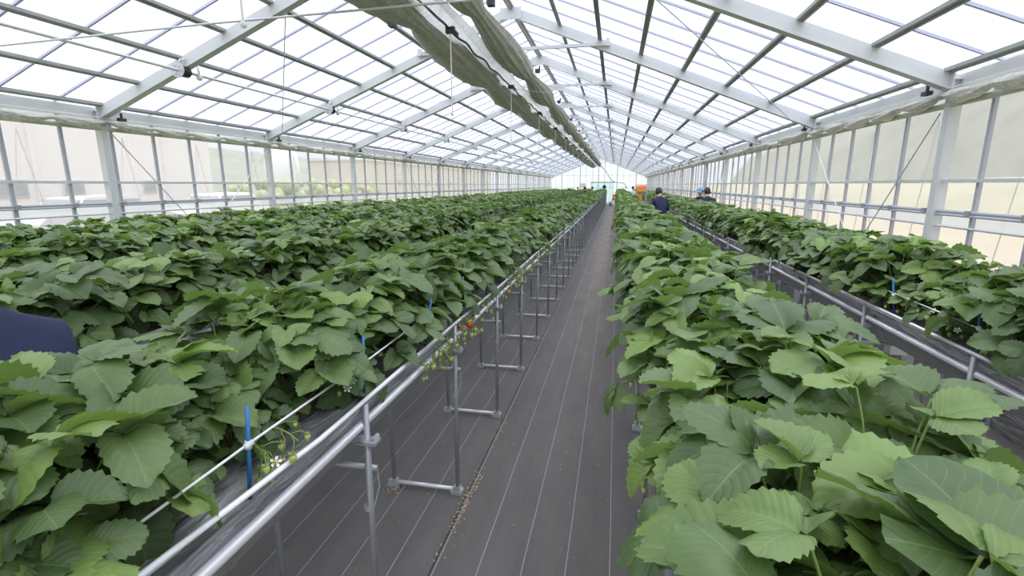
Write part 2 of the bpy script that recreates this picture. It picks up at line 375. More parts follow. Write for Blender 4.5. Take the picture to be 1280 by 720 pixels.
for s in(-1,1): tm.bar((s*1.5,0,3.84),(s*1.5,0,3.95),.06,.07,up=(0,1,0))
tme=tm.mesh('collar_tie',M['galv_pale'])
for y in TY: link('collar_tie',tme,cr,(XC,y-.06,0))
pm=MB().box((0,-.05,ZR-.11),(.34,.012,.17)).mesh('ridge_plate',M['galv'])
for y in TY: link('ridge_plate',pm,cr,(XC,y,0))
# roof cross cables
for k in(0,4,9):
    for s,ce in((-1,cl),(1,cr)):
        y=T0+BAY*k
        MB().tube([(XC+s*1.85,y,zr(XC+s*1.85)-.17),(XC+s*4.2,y+BAY,zr(XC+s*4.2)-.17)],.006,6).obj('brace_rod',M['cord'],ce)
# gable bars
for k in range(-7,8):
    x=XC+k*.6
    MB().bar((x,Y1-.03,0),(x,Y1-.03,zr(x)),.03 if k%3 else .07,.03 if k%3 else .07,up=(0,1,0)).obj('stud',M['stud'],gb)
for z in(2.72,1.55): MB().bar((XL,Y1-.05,z),(XR,Y1-.05,z),.04,.04).obj('rail',M['galv'],gb)
MB().bar((XL+.1,Y1-.05,EAVE-.02),(XC,Y1-.05,ZR-.06),.07,.12).obj('gable_rafter',M['galv_pale'],gb)
MB().bar((XR-.1,Y1-.05,EAVE-.02),(XC,Y1-.05,ZR-.06),.07,.12).obj('gable_rafter',M['galv_pale'],gb)
# sliding door with dark rail in gable
dr=MB().box((-1.35,Y1-.10,1.0),(2.0,.03,1.95)).obj('door_1',M['gable_film']); tag(dr,'pale sliding door under a dark head rail in the far gable wall','door',kind='structure')
MB().box((-1.3,Y1-.13,2.04),(2.3,.06,.10)).obj('door_head_rail',M['galv_dark'],dr)
for x in(-2.38,-.28): MB().box((x,Y1-.13,1.0),(.07,.06,2.0)).obj('door_frame',M['galv'],dr)
bd=MB().box((-3.2,Y1-.14,1.72),(.5,.02,.45)); tag(bd.obj('notice_board',M['yellow_sign']),'pale yellow rectangular board on the far gable wall left of the sliding door','sign')

# ------------------------------------------------------------------ shade curtains
def sheet(prof_fn,ys,mat_,name,parent=None):
    s=MB(); rows=[prof_fn(y) for y in ys]; n=len(rows[0])
    for r in rows: s.v+=r
    for i in range(len(ys)-1):
        for j in range(n-1): s.f.append((i*n+j,i*n+j+1,(i+1)*n+j+1,(i+1)*n+j))
    o=s.obj(name,mat_,parent,True)
    return o
CY=[-.8+.1*k for k in range(0,458)]
def bundle(xc,w,zt,dep,seed,pz=.0):
    def f(y):
        ph=((y-T0)/BAY)%1.0; bul=math.sin(PI*ph)**.7
        nn=noise.noise(Vector((y*1.1,seed,0)))
        n2=noise.noise(Vector((y*5,seed,3)))
        ww=w*(.45+.68*bul+.25*nn); dd=dep*(.40+.85*bul+.25*nn)
        out=[];K=22
        for j in range(K+1):
            a=-PI*.06+ (PI*1.12)*j/K      # U drape, open at the top
            r=1+.10*math.sin(j*2.1+y*2.0+seed)+.08*n2*math.sin(j*1.3)
            x=xc-math.cos(a)*ww*.5*r; z=zt-math.sin(a)*dd*r
            out.append((x,y,z))
        for j in range(1,12):                # inner folds lying in the U
            t=j/12; x=xc+ww*.5*(1-2*t)*.9; z=zt-dd*.25+ .045*math.sin(t*PI*5+y*.8+seed)
            out.append((x,y,z))
        return out
    return f
ctl=sheet(bundle(-2.03,.50,3.40,.15,1.3),CY,M['screen'],'shade_curtain')
tag(ctl,'gathered grey green shade curtain under the ridge, wider bunch on the left side','shade curtain','ceiling shade curtains')
ctr=sheet(bundle(-1.43,.30,3.50,.15,8.8),CY,M['screen'],'shade_curtain')
tag(ctr,'gathered grey green shade curtain under the ridge, narrower bunch on the right side','shade curtain','ceiling shade curtains')
def pale(y):
    ph=((y-T0)/BAY)%1.0; bul=math.sin(PI*ph)
    return [(-1.90+.36*j/10, y, 3.375+.03*math.sin(j*1.9+y*1.4)-.03*math.sin(PI*j/10)*bul+.01*noise.noise(Vector((y*6,j,2)))) for j in range(11)]
pc=sheet(pale,CY,M['screen_pale'],'curtain_lining'); tag(pc,'pale white curtain fabric strip between the two grey shade curtain bunches','curtain')
cb=MB(); cb.tube([(XC+.012*math.sin(y*7),y,3.335+.012*math.sin(y*9)) for y in [-.8+.12*k for k in range(383)]],.012,6)
tag(cb.obj('curtain_cable',M['dark_clip']),'dark cable running along the centre of the shade curtains','cable')
# suspension rods, clips
rod=MB().tube([(0,0,ZR-.12),(0,0,2.53)],.0065,6).mesh('hanger_rod',M['white'])
tipm=MB().ball((0,0,2.52),.016).mesh('rod_tip',M['white'])
clm=MB().box((0,0,3.33),(.09,.05,.06)).box((.05,.02,3.30),(.03,.09,.04)).mesh('cable_clip',M['dark_clip'])
for i,y in enumerate(TY[1:14]):
    ordn=['nearest, mostly above the frame','on the nearest visible truss','on the second visible truss','on the third visible truss'][i] if i<4 else None
    lab='thin white rod hanging from the ridge through the shade curtain '+(ordn if ordn else 'far down the greenhouse')
    o=empty('hanger_rod',(XC,y,0),0,lab,'rod','curtain hanger rods')
    link('rod',rod,o); link('rod_tip',tipm,o); link('cable_clip',clm,o)
m_=MB().box((0,0,0),(.07,.08,.05)).box((.03,0,.04),(.02,.03,.07)).mesh('curtain_hook',M['dark_clip'])
hk=0
for y in TY[2:11]:
    for x,z,sd in((-2.33,3.42,'left'),(-1.28,3.55,'right')):
        o=link('curtain_hook',m_,None,(x,y,z)); hk+=1
        n_={0:'nearest',1:'second',2:'third'}.get((hk-1)//2)
        tag(o,('%s black hook on the %s edge of the ridge shade curtain'%(n_,sd)) if n_ else 'far black hook on the %s edge of the ridge shade curtain'%sd,'hook','black curtain hooks')
# wall curtains at the eaves
for side,X,s in(('left',XL,1),('right',XR,-1)):
    def f(y,X=X,s=s):
        ph=((y-T0)/BAY)%1.0; q=abs(math.sin(PI*((y-.2)/.62)))
        nn=noise.noise(Vector((y*1.7,s*5,1)))
        pin=min(1,abs(ph-.5)*2); pin=1-.45*max(0,(pin-.86)/.14)
        r=(.014+.040*q+.030*nn)*pin
        r=max(.013,r); zc=2.55-.030*q-.02*math.sin(PI*ph)+.02*nn
        return [(X+s*(.145+math.cos(a)*r*1.35*(1+.18*math.sin(5*a+y*9))),y,zc+math.sin(a)*r*(1+.22*math.sin(4*a+y*13))) for a in [2*PI*j/16 for j in range(17)]]
    o=sheet(f,[-1.2+.06*k for k in range(0,852)],M['wall_screen'],'wall_curtain')
    tag(o,'gathered pale grey curtain hooked along the eave of the %s wall'%side,'curtain','eave curtains')
    wm=MB(); wm.tube([(X+s*.14,-1.2,2.60),(X+s*.14,Y1-.2,2.60)],.004,5); tag(wm.obj('curtain_wire',M['white']),'thin white wire above the eave curtain of the %s wall'%side,'wire')
    hm=MB().box((0,0,2.60),(.05,.09,.035)).box((0,.0,2.63),(.02,.02,.10)).mesh('curtain_hook',M['dark_clip'])
    for i,y in enumerate(TY[2:12]):
        n_={0:'nearest post',1:'second post',2:'third post'}.get(i,'a far post')
        tag(link('curtain_hook',hm,None,(X+s*.17,y+.18,0)),'black hook holding the eave curtain beside %s of the %s wall'%(n_,side),'hook','black eave hooks')

# white duct at the far end
pts=[(-1.6,41,3.45),(-1.35,42,3.42),(-1.15,42,3.2),(-.88,42,2.95),(-.62,42,2.55),(-.40,42,2.2),(-.1,42,2.03),(.25,42,2.0),(.55,42,1.97),(.75,42,1.85),(.85,42,1.5)]
tag(MB().tube(pts,.055,8).obj('cable_hose',M['white'],None,True),'white hose curving down from the far end of the shade curtains','hose')

# drive pipe with drums under the left slope
dx_,dz=-4.86,3.06
tag(MB().tube([(dx_,-1.5,dz),(dx_,Y1-1,dz)],.016,8).obj('drive_pipe',M['galv'],None,True),'thin galvanised pipe running under the left roof slope through the drums','pipe')
dm=MB().tube([(0,0,0),(0,.012,0)],.070,20).obj('rim_disc_tmp',None).data; 
root=empty('winding_drum',(dx_,T0-.16,dz),0,'black winding drum with silver disc on the nearest left rafter','drum','winding drums on the left rafters')
disc=MB(); disc.tube([(0,0,0),(0,.010,0)],.068,20)
for a in range(6): disc.tube([(math.cos(a)*.04,-.006,math.sin(a)*.04),(math.cos(a)*.04,.0,math.sin(a)*.04)],.010,6)
disc.obj('disc',M['galv'],root); root.scale=(1.2,1.2,1.2)
MB().tube([(0,.012,0),(0,.03,0),(0,.11,0),(0,.125,0)],[.046,.052,.052,.040],16).obj('drum',M['black'],root,True)
hg=MB(); hg.tube([(-.0,.02,.06),(.0,.04,.10),(0,.16,.13)],.006,6); hg.tube([(.0,.24,.12),(.01,.24,.02),(.0,.24,-.02)],.012,6); hg.ball((0,.25,-.02),.03); hg.obj('hanger',M['white'],root,True)
bpy.data.objects.remove(bpy.data.objects['rim_disc_tmp'])
nm=['second','third','fourth','fifth','sixth']
for k in range(1,9):
    c=copy_tree(root); c.location=(dx_,T0-.16+BAY*k,dz)
    c['label']='black winding drum with silver disc on the %s left rafter from the front'%nm[k-1] if k<=5 else 'small distant winding drum on a left rafter beyond the sixth'
# cross wire & hook
tag(MB().tube([(-5.5,3.52,2.95),(-3.2,3.6,3.03),(-.6,3.72,3.10)],.0085,6).obj('cross_wire',M['galv']),'grey steel wire crossing in front of the ridge curtain at the top left','wire')
hkm=MB().tube([(0,0,.25),(.005,0,.1),(.01,0,0),(.05,0,-.03),(.09,0,0),(.085,0,.06)],.009,6)
tag(hkm.obj('hanging_hook',M['white'],None,True,(-4.62,5.1,3.57)),'white J shaped hook hanging above the nearest left rafter','hook')
for k in range(0,5):
    y=8.0+6*k
    tag(MB().tube([(XL+.5,y,zr(XL+.5)-.2),(XC,y,3.28),(XR-.5,y,zr(XR-.5)-.2)],.003,5).obj('cross_wire',M['cord']),'thin wire spanning the greenhouse %s'%(['at the second truss','at the fourth truss','at the sixth truss','at the eighth truss','at the tenth truss'][k]),'wire','thin cross wires')

# ------------------------------------------------------------------ planting beds
def trough_profile(side):
    pass
BY0,BY1=-.9,48.2
ORD=['first','second','third','fourth','fifth','sixth','seventh','eighth']
def make_bed(desc,xc,detail,pos_first):
    root=empty('planting_bed',(xc,0,0),0,'long film-lined trough on pipe legs, the %s'%desc,'planting bed','raised planting beds')
    # mulch film top
    ys=[BY0+.1*k for k in range(int((12-BY0)/.1))]+[12+1.0*k for k in range(0,37)]+[BY1]
    def top(y):
        o=[]
        for j in range(17):
            t=-1+2*j/16; x=t*HW
            z=1.005+.012*math.cos(t*PI*1.3)+.045*max(0,abs(t)-.78)/.22
            if abs(t)<.93: z+=.009*noise.noise(Vector((x*14,y*4+xc*9,0)))
            o.append((x,y,z))
        return o
    sheet(top,ys,M['mulch'],'mulch_film',root)
    for s in(-1,1):
        def skirt(y,s=s):
            o=[]
            for j in range(9):
                t=j/8; w=.012*noise.noise(Vector((y*2.3,t*2.5+s*4,xc)))+.005*noise.noise(Vector((y*9,t*5,xc)))
                x=HW-.030*math.sin(t*PI*.6)-.022*t+w*math.sin(PI*t); z=ZT-.005-.105*t
                o.append((s*x,y,z))
            return o
        sheet(skirt,ys,M['liner'],'liner_film',root)
        ins=lambda y:.05*max(0,min(1,(1.15-y)/.5)) if (xc==-1.05 and s==1) else 0
        wv=[(s*(HW+.002+.0025*math.sin(y*2.1)-ins(y)),y,ZT+.004*math.sin(y*1.7+xc)) for y in ys[::3]]+[(s*HW,BY1,ZT)]
        MB().tube([(a,b_,c_+.0) for a,b_,c_ in wv],.0085,6).obj('top_cord',M['white'],root,True)
        wv=[(s*(HW-.006+.003*math.sin(y*1.3+2)-ins(y)*.8),y,ZT-.010+.005*math.sin(y*2.7+xc)) for y in ys[::3]]+[(s*HW,BY1,ZT-.01)]
        MB().tube(wv,.0060,6).obj('top_cord',M['white'],root,True)
        MB().tube([(s*(HW-.020),BY0,.955),(s*(HW-.020),BY1,.955)],.0155,10).obj('side_pipe',M['bright_pipe'],root,True)
    tr=MB(); tr.prism([(-.172,.945),(-.180,.95),(-.115,.83),(-.05,.80),(.05,.80),(.115,.83),(.180,.95),(.172,.945)],(0,BY0,0),(0,BY1,0))
    if detail>1:
        for k in range(40):
            y=BY0+.6+1.22*k
            tr.prism([(-.185,.95),(-.119,.827),(-.05,.796),(.05,.796),(.119,.827),(.185,.95),(.17,.95),(0,.85),(-.17,.95)],(0,y,0),(0,y+.014,0))
    tr.obj('trough',M['trough'],root)
    # frames
    fx=.200
    def leg(s): 
        m=MB(); m.tube([(s*(fx+.002),0,.0),(s*(fx+.008),0,ZT-.012)],.0125,10); return m.mesh('leg',M['pipe'],True)
    foot=MB().tube([(-fx-.035,0,.028),(fx+.035,0,.028)],.0125,8).mesh('foot_bar',M['bright_pipe'],True)
    shoe=[MB().box((s*fx,0,.012),(.07,.05,.022)).box((s*fx,0,.032),(.045,.035,.03)).mesh('base_clamp',M['bracket']) for s in(-1,1)]
    cross=MB().tube([(-fx-.03,0.02,.775),(fx+.03,0.02,.775)],.0125,8).mesh('cross_bar',M['pipe'],True)
    br=[]
    for s in(-1,1):
        m=MB(); m.box((s*(fx+.012),.0,.895),(.075,.05,.012)).box((s*(fx-.02),.0,.91),(.05,.05,.03)).tube([(s*(fx+.035),-.01,.905),(s*(fx+.035),.03,.905)],.009,6)
        br.append(m.mesh('pipe_bracket',M['bracket'])); m=MB()
        m.tube([(s*(fx+.03),.02,.77),(s*(fx+.032),.025,.70),(s*(fx+.014),.01,.62)],.003,4)
        m.tube([(s*fx,0,.615),(s*fx,0,.635)],.019,8)
        br.append(m.mesh('tie_wire',M['bracket']))
    legs=[leg(-1),leg(1)]
    whole=MB()
    for s in(-1,1): whole.tube([(s*(fx+.002),0,.0),(s*(fx+.008),0,ZT-.012)],.0125,6); whole.box((s*fx,0,.02),(.07,.05,.035)).box((s*(fx+.01),0,.895),(.07,.05,.02))
    whole.tube([(-fx-.03,.02,.775),(fx+.03,.02,.775)],.0125,6); whole.tube([(-fx-.03,0,.028),(fx+.03,0,.028)],.0125,6)
    whole=whole.mesh('support_frame',M['pipe'])
    y=pos_first;k=0
    while y<BY1:
        if k<detail:
            fr=empty('support_frame',(0,y,0)); fr.parent=root
            for me in legs: link('leg',me,fr)
            link('foot_bar',foot,fr); 
            for q in shoe: link('base_clamp',q,fr)
            link('cross_bar',cross,fr)
            for me in br: link(me.name.split('.')[0],me,fr)
        else: link('support_frame',whole,root,(0,y,0))
        y+=1.01;k+=1
    return root
BED={}
for (desc,xc),det in zip(ROWS,(14,1,1,1,8,10)):
    BED[xc]=make_bed(desc,xc,det,.47)
# white drain box under right bed, brown hose, white pipe
o=MB(); o.prism([(-.05,-.08),(.05,-.08),(.06,.08),(-.06,.08)],(0,-.03,.72),(0,.05,.72)); o.obj('drain_box',M['white'],BED[1.83],False,(.14,3.75,0))
tag(MB().tube([(1.36+.03*math.sin(y*1.2),y,.012) for y in [-.8+.4*k for k in range(100)]],.011,6).obj('irrigation_hose',M['hose'],None,True),'brown irrigation hose on the floor beside the right wall bed','hose')

# leaf support cords on blue stakes
stk=MB(); stk.tube([(0,0,0),(0,0,.27)],.0055,8); stk=stk.mesh('stake',M['blue'],True)
clp=MB(); clp.tube([(0,-.012,.165),(.0,.012,.165)],.008,6); clp.tube([(0,0,.155),(0,0,.178)],.0085,8); clp=clp.mesh('stake_clip',M['white'],True)
nsk=0
for (desc,xc) in ROWS:
    for s,sd in((-1,'left'),(1,'right')):
        if (xc,s) in((-4.02,-1),(-5.45,-1),(-5.45,1)): continue
        y=.98 if xc==-1.05 else (.75 if xc!=2.0 else 2.83)
        step=.61 if xc==-1.05 else .85
        if xc==1.83: y=.40; step=.72
        k=0; pts=[]
        while y<9.5:
            o=link('plant_stake',stk,None,(xc+s*.145,y,.985)); nsk+=1
            o.rotation_euler=(rng.uniform(-.06,.06),s*.10+rng.uniform(-.05,.05),0)
            q=ORD[k] if k<8 else None
            tag(o,('%s blue plastic stake on the %s side of the %s'%(q,sd,desc)) if q else 'distant thin blue stake on the %s side of the %s'%(sd,desc),'stake','blue plant stakes')
            link('stake_clip',clp,o)
            pts.append((xc+s*.158,y,1.155)); y+=step; k+=1
        pts=[(xc+s*.155,pts[0][1]-.30,1.14)]+pts
        tag(MB().tube([(p[0]+.006*math.sin(p[1]*5),p[1],p[2]+.01*math.sin(p[1]*4)) for p in pts],.0036,6).obj('support_cord',M['white'],None,True),'white leaf support rod on the %s side of the %s'%(sd,desc),'rod','leaf support rods')

# ------------------------------------------------------------------ strawberry plants
def leaflet(L,W,fold,curl,cup,asym,nu,nv,rs,teeth=True):
    """grid in local coords: y along, x across, z up; returns verts, faces, uvs"""
    V=[];U=[];F=[]
    for i in range(nu+1):
        t=i/nu
        u=.5*(1-math.cos(PI*t)) if nu>4 else t
        w=(max(0,1-abs(2*u**.88-1)**2.3)**.52) if 0<u<1 else 0.0
        w*=W*.5*(.90+.16*u)
        if i==0: w=W*.03
        if i==nu: w=W*.10
        for j in range(-nv,nv+1):
            a=j/nv; aw=a
            ww=w*(1+asym*(1 if a>0 else -1))
            e=1.0; yy=u*L
            if teeth and abs(j)==nv and 0<i<nu:
                if i%2: e=1.075; yy+=.034*L
                else: e=.95
            if teeth and i==nu: yy+=(.012*L if j%2 else -.006*L)
            x=aw*ww*e
            z=abs(x)*fold*(1.15-.5*u) - curl*L*(u-.1)**2*(1 if u>.1 else 0) - cup*(x*x)/max(W,1e-6)*2.0
            # ruffle + vein relief
            z+=.018*W*math.sin(u*20+abs(a)*-5)*abs(a)
            z+=.03*L*math.sin(rs*7+u*4+a*2.0)*abs(a)
            V.append((x,yy,z)); U.append((a*.5+.5,u))
    n=2*nv+1
    for i in range(nu):
        for j in range(n-1):
            k=i*n+j; F.append((k,k+1,k+n+1,k+n))
    return V,F,U
LODS=[(22,4,True),(6,2,False),(4,1,False)]
def plant_params(seed,droop=0):
    r=random.Random(seed); P=[]
    n=r.randint(19,22); a0=r.uniform(0,6.28)
    for i in range(n):
        t=i/n
        az=a0+i*2.399963+r.uniform(-.3,.3)
        h=.36-.25*t**1.3+r.uniform(-.045,.045); rad=.045+.175*t**.8+r.uniform(-.03,.035)
        size=r.uniform(.105,.145)*(1.0-.10*t) if i>1 else r.uniform(.06,.09)
        tint=.32+r.uniform(-.30,.26) if i>1 else .58
        if r.random()<.08: tint=.74
        tilt=.0+.75*t+r.uniform(-.35,.3)      # outward dip of the blade
        P.append(dict(az=az,h=h,rad=rad,size=size,tint=tint,tilt=tilt,
            lf=[dict(fold=r.uniform(.25,1.15),curl=r.uniform(.15,.95),cup=r.uniform(.0,.8),asym=0 if k==0 else (.12 if k==1 else -.12),
                     sc=1 if k==0 else r.uniform(.84,.97),rs=r.random(),rx=r.uniform(.1,.75),roll=r.uniform(-.35,.35),dt=r.uniform(-.06,.06)) for k in range(3)]))
    return P
def plant_geo(P,lod):
    nu,nv,tt=LODS[lod]; V=[];F=[];U=[];T=[]
    for p in P:
        base=Matrix.Translation((math.cos(p['az'])*p['rad'],math.sin(p['az'])*p['rad'],p['h']))@Matrix.Rotation(p['az']-PI/2,4,'Z')@Matrix.Rotation(-p['tilt'],4,'X')
        for k,l in enumerate(p['lf']):
            L=p['size']*l['sc']*.99; W=L*.90
            v,f,u=leaflet(L,W,l['fold'],l['curl'],l['cup'],l['asym'],nu,nv,l['rs'],tt)
            ang=(0,1.28,-1.28)[k]
            m=base@Matrix.Rotation(ang,4,'Z')@Matrix.Rotation(l['rx']-.05,4,'X')@Matrix.Rotation(l['roll'],4,'Y')@Matrix.Translation((0,.008,0))
            b=len(V)
            V+=[tuple(m@Vector(q)) for q in v]; F+=[tuple(b+i for i in q) for q in f]; U+=u; T+=[min(1,max(0,p['tint']+l['dt']))]*len(v)
    return V,F,U,T
def geo_mesh(name,V,F,U,T,mt):
    me=bpy.data.meshes.new(name); me.from_pydata(V,[],F); me.materials.append(mt)
    uvl=me.uv_layers.new(name='leaf'); Ua=np.array(U,dtype=np.float32)
    li=np.empty(len(me.loops),dtype=np.int32); me.loops.foreach_get('vertex_index',li)
    uvl.data.foreach_set('uv',Ua[li].ravel())
    at=me.attributes.new('tint','FLOAT','POINT'); at.data.foreach_set('value',np.array(T,dtype=np.float32))
    me.polygons.foreach_set('use_smooth',[True]*len(me.polygons)); me.update(); return me
def stems_mesh(P,seed):
    r=random.Random(seed*3+1); b=MB()
    for p in P:
        ex,ey=math.cos(p['az']),math.sin(p['az']); pts=[]
        for k in range(6):
            t=k/5; rr=p['rad']*(t**1.5)+.012*(1-t); pts.append((ex*rr,ey*rr,-.01+(p['h']+.012)*(1-(1-t)**1.25)))
        b.tube(pts,[.0034,.003,.0025,.0023,.0021,.0019],5,False)
    for k in range(5):
        a=r.uniform(0,6.28); b.tube([(0,0,0),(math.cos(a)*.02,math.sin(a)*.02,.02),(math.cos(a)*.06,math.sin(a)*.06,.015)],[.006,.005,.002],5)
    return b.mesh('stalks',M['stem'],True)
NV=10
PP=[plant_params(100+i) for i in range(NV)]
HI=[geo_mesh('leaves',*plant_geo(P,0),M['leaf']) for P in PP]
ST=[stems_mesh(P,i) for i,P in enumerate(PP)]
G1=[plant_geo(P,1) for P in PP]; G2=[plant_geo(P,2) for P in PP]

# projection, used only to pick which plants show largest (they become single objects)
cam_f=613.0
def nrm(v): v=np.array(v,float); return v/np.linalg.norm(v)
Yw=nrm((130,-129,cam_f)); Dw=np.array([1,2913,cam_f],float); Dw-=Dw@Yw*Yw; Dw=nrm(Dw); Xw=nrm(np.cross(Dw,Yw))
def proj(p):
    v=p[0]*Xw+p[1]*Yw-(p[2]-1.8)*Dw; return 640+cam_f*v[0]/v[2],360+cam_f*v[1]/v[2],v[2]
cands=[]
for ri,(desc,xc) in enumerate(ROWS):
    so={-1.05:-.085,1.83:.085,.43:-.02}.get(xc,0)
    for ln,(off,sd) in enumerate(((-.105+so,'left'),((.105 if xc!=-1.05 else .06)+so,'right'))):
        y=-.25+.125*ln+rng.uniform(0,.05);k=0
        while y<48:
            cands.append(dict(ri=ri,desc=desc,xc=xc,x=xc+off+rng.uniform(-.015,.015),y=y+rng.uniform(-.03,.03),sd=sd,var=rng.randrange(NV),rz=rng.uniform(0,6.283),sc=rng.uniform(.88,1.12)))
            y+=.25
def shows(c):
    x,y,w=proj((c['x'],c['y'],1.25))
    if w<.12: return 9e9 if False else None
    m=.22*cam_f/w
    if x<-m or x>1280+m or y<-m or y>720+m: return None
    return w
vis=[]
for c in cands:
    w=shows(c); c['w']=w
    if w is not None: vis.append(c)
vis.sort(key=lambda c:c['w'])
single=vis[:298]; sid=set(id(c) for c in single)
single.sort(key=lambda c:(c['ri'],c['sd'],c['y']))
cnt={}
ordw=['first','second','third','fourth','fifth','sixth','seventh','eighth','ninth','tenth','eleventh','twelfth','thirteenth','fourteenth','fifteenth','sixteenth','seventeenth','eighteenth','nineteenth','twentieth']
fruit_targets={}
PL=[]
for c in single:
    key=(c['ri'],c['sd']); k=cnt.get(key,0); cnt[key]=k+1
    if k<20: lab='%s leafy strawberry plant on the %s side of the %s'%(ordw[k],c['sd'],c['desc'])
    else: lab='strawberry plant well down the %s side of the %s'%(c['sd'],c['desc'])
    o=empty('strawberry_plant',(c['x'],c['y'],1.0),c['rz'],lab,'plant','strawberry plants on the %s'%c['desc'])
    if c['xc']==-1.05 and c['sd']=='right' and .84<c['y']<1.2: c['sc']=.60
    elif c['xc']==-1.05 and c['sd']=='right' and 1.55<c['y']<1.8: c['sc']=.72
    elif c['xc']==1.83 and c['sd']=='left' and 2.75<c['y']<3.3: c['sc']=.68
    o.scale=(c['sc'],)*3
    link('leaves',HI[c['var']],o); link('stalks',ST[c['var']],o)
    PL.append((o,c))
# everything further away (or just outside the frame): one mass
def mass(items,G,name):
    VV=[];FF=[];UU=[];TT=[];b=0
    cache=[(np.array(g[0]),np.array(g[1]),np.array(g[2]),np.array(g[3])) for g in G]
    for c in items:
        v,f,u,t=cache[c['var']]
        a=c['rz']; Rm=np.array([[math.cos(a),-math.sin(a),0],[math.sin(a),math.cos(a),0],[0,0,1]])
        VV.append(v@Rm.T*c['sc']+np.array([c['x'],c['y'],1.0])); FF.append(f+b); UU.append(u); TT.append(np.clip(t+rng.uniform(-.06,.06),0,1)); b+=len(v)
    V=np.concatenate(VV).astype(np.float32);F=np.concatenate(FF).astype(np.int32);U=np.concatenate(UU).astype(np.float32);T=np.concatenate(TT).astype(np.float32)
    return V,F,U,T
rest=[c for c in cands if id(c) not in sid]
near=[c for c in rest if c['y']<13]; far=[c for c in rest if c['y']>=13]
a=mass(near,G1,'a'); b=mass(far,G2,'b')
V=np.concatenate([a[0],b[0]]);F=np.concatenate([a[1],b[1]+len(a[0])]);U=np.concatenate([a[2],b[2]]);T=np.concatenate([a[3],b[3]])
me=bpy.data.meshes.new('strawberry_plants'); me.vertices.add(len(V)); me.vertices.foreach_set('co',V.ravel())
me.loops.add(F.size); me.loops.foreach_set('vertex_index',F.ravel()); me.polygons.add(len(F))
me.polygons.foreach_set('loop_start',np.arange(0,F.size,4,dtype=np.int32)); me.polygons.foreach_set('use_smooth',np.ones(len(F),dtype=bool))
uvl=me.uv_layers.new(name='leaf'); uvl.data.foreach_set('uv',U[F.ravel()].ravel())
at=me.attributes.new('tint','FLOAT','POINT'); at.data.foreach_set('value',T)
me.update(calc_edges=True); me.validate(); me.materials.append(M['leaf'])
tag(link('strawberry_foliage',me),'dense green strawberry plants filling the beds into the distance','plants',kind='stuff')

# fruit and flower trusses on chosen plants
def berry(c,r,ripe):
    m=MB(); c=Vector(c); n=8; b=len(m.v); rings=[(.0,.35),(.12,.80),(.35,1.0),(.65,.78),(.88,.42),(1.0,.05)]
    for t,w in rings:
        for i in range(n): a=2*PI*i/n; m.v.append((c.x+math.cos(a)*w*r,c.y+math.sin(a)*w*r,c.z-t*r*2.5))
    for k in range(5):
        for i in range(n): m.f.append((k*n+i,(k+1)*n+i,(k+1)*n+(i+1)%n,k*n+(i+1)%n))
    m.f.append(tuple(range(n)))
    m.f.append(tuple(5*n+i for i in range(n))[::-1])
    return m
def calyx(m,c,r):
    c=Vector(c)
    for i in range(6):
        a=i*PI/3; d=Vector((math.cos(a),math.sin(a),0)); s_=Vector((-d.y,d.x,0))
        m.quad(c+s_*r*.25,c+d*r*.6+s_*r*.3+Vector((0,0,.1*r)),c+d*r*1.3+Vector((0,0,.35*r)),c+d*r*.6-s_*r*.3+Vector((0,0,.1*r)),c-s_*r*.25)
def flower(parent,c,nrm_,r=.014):
    q=Vector(nrm_).to_track_quat('Z','Y').to_matrix().to_4x4(); T_=Matrix.Translation(c)@q
    m=MB()
    for i in range(5):
        a=i*2*PI/5
        pts=[T_@Vector((math.cos(a+da)*rr*r,math.sin(a+da)*rr*r,z*r)) for da,rr,z in((0,.15,0),(-.42,.65,.08),(-.30,1.0,.22),(.0,1.12,.25),(.30,1.0,.22),(.42,.65,.08))]
        m.quad(*pts)
    o=m.obj('flower',M['flower'],parent); 
    MB().ball(T_@Vector((0,0,.12*r)),.32*r,8,5).obj('flower_centre',M['pistil'],o)
    return o
def truss(side,y,z,tgt_x,kinds,seed,length=.16,flowers=0,drop=.10):
    """hangs over the bed edge on the given side; belongs to the nearest plant on that side"""
    best=min(PL,key=lambda pc:(pc[1]['x']-tgt_x)**2+(pc[1]['y']-y)**2); o=best[0]
    r=random.Random(seed)
    e=empty('fruit_truss'); e.parent=o
    Wm=Matrix.Translation(o.location)@Matrix.Rotation(o.rotation_euler.z,4,'Z')@Matrix.Scale(o.scale[0],4)
    e.matrix_parent_inverse=Wm.inverted()       # so that children are given in world coordinates
    x0,y0=best[1]['x'],best[1]['y']
    s=side; ex=tgt_x
    P0=Vector((x0,y0,1.01)); P1=Vector(((x0+ex)/2,(y0+y)/2,max(1.07,z+.05)+.04)); P2=Vector((ex,y,z))
    st=MB(); main=[]
    for k in range(9):
        t=k/8; main.append(P0*(1-t)**2+P1*2*t*(1-t)+P2*t*t)
    st.tube(main,.0028,5)
    ends=[]
    for i in range(len(kinds)+flowers):
        t=.74+.26*r.random(); a=main[min(8,int(t*8))]
        d=Vector((s*r.uniform(0.01,.07),r.uniform(-.06,.06),-r.uniform(.0,drop)))
        mid_=a+d*.5+Vector((s*.012,0,.012)); st.tube([a,mid_,a+d],.0016,4); ends.append(a+d)
    for i,kd in enumerate(kinds):
        rr={'ripe':.0135,'green':.0115,'tiny':.008}[kd]*r.uniform(.85,1.15); c=ends[i]
        o2=berry(c,rr,kd).obj('berry',M['ripe'] if kd=='ripe' else M['unripe'],e,True)
        if kd=='ripe': o2['label']='red ripening strawberry'
        calyx(st,c+Vector((0,0,.001)),rr*1.05)
    for i in range(flowers): flower(e,ends[len(kinds)+i]+Vector((0,0,.01)),(s*.6,-.6,.6))
    st.obj('truss_stalk',M['stem'],e,True); 
    return e
g='green';t_='tiny';rp='ripe'
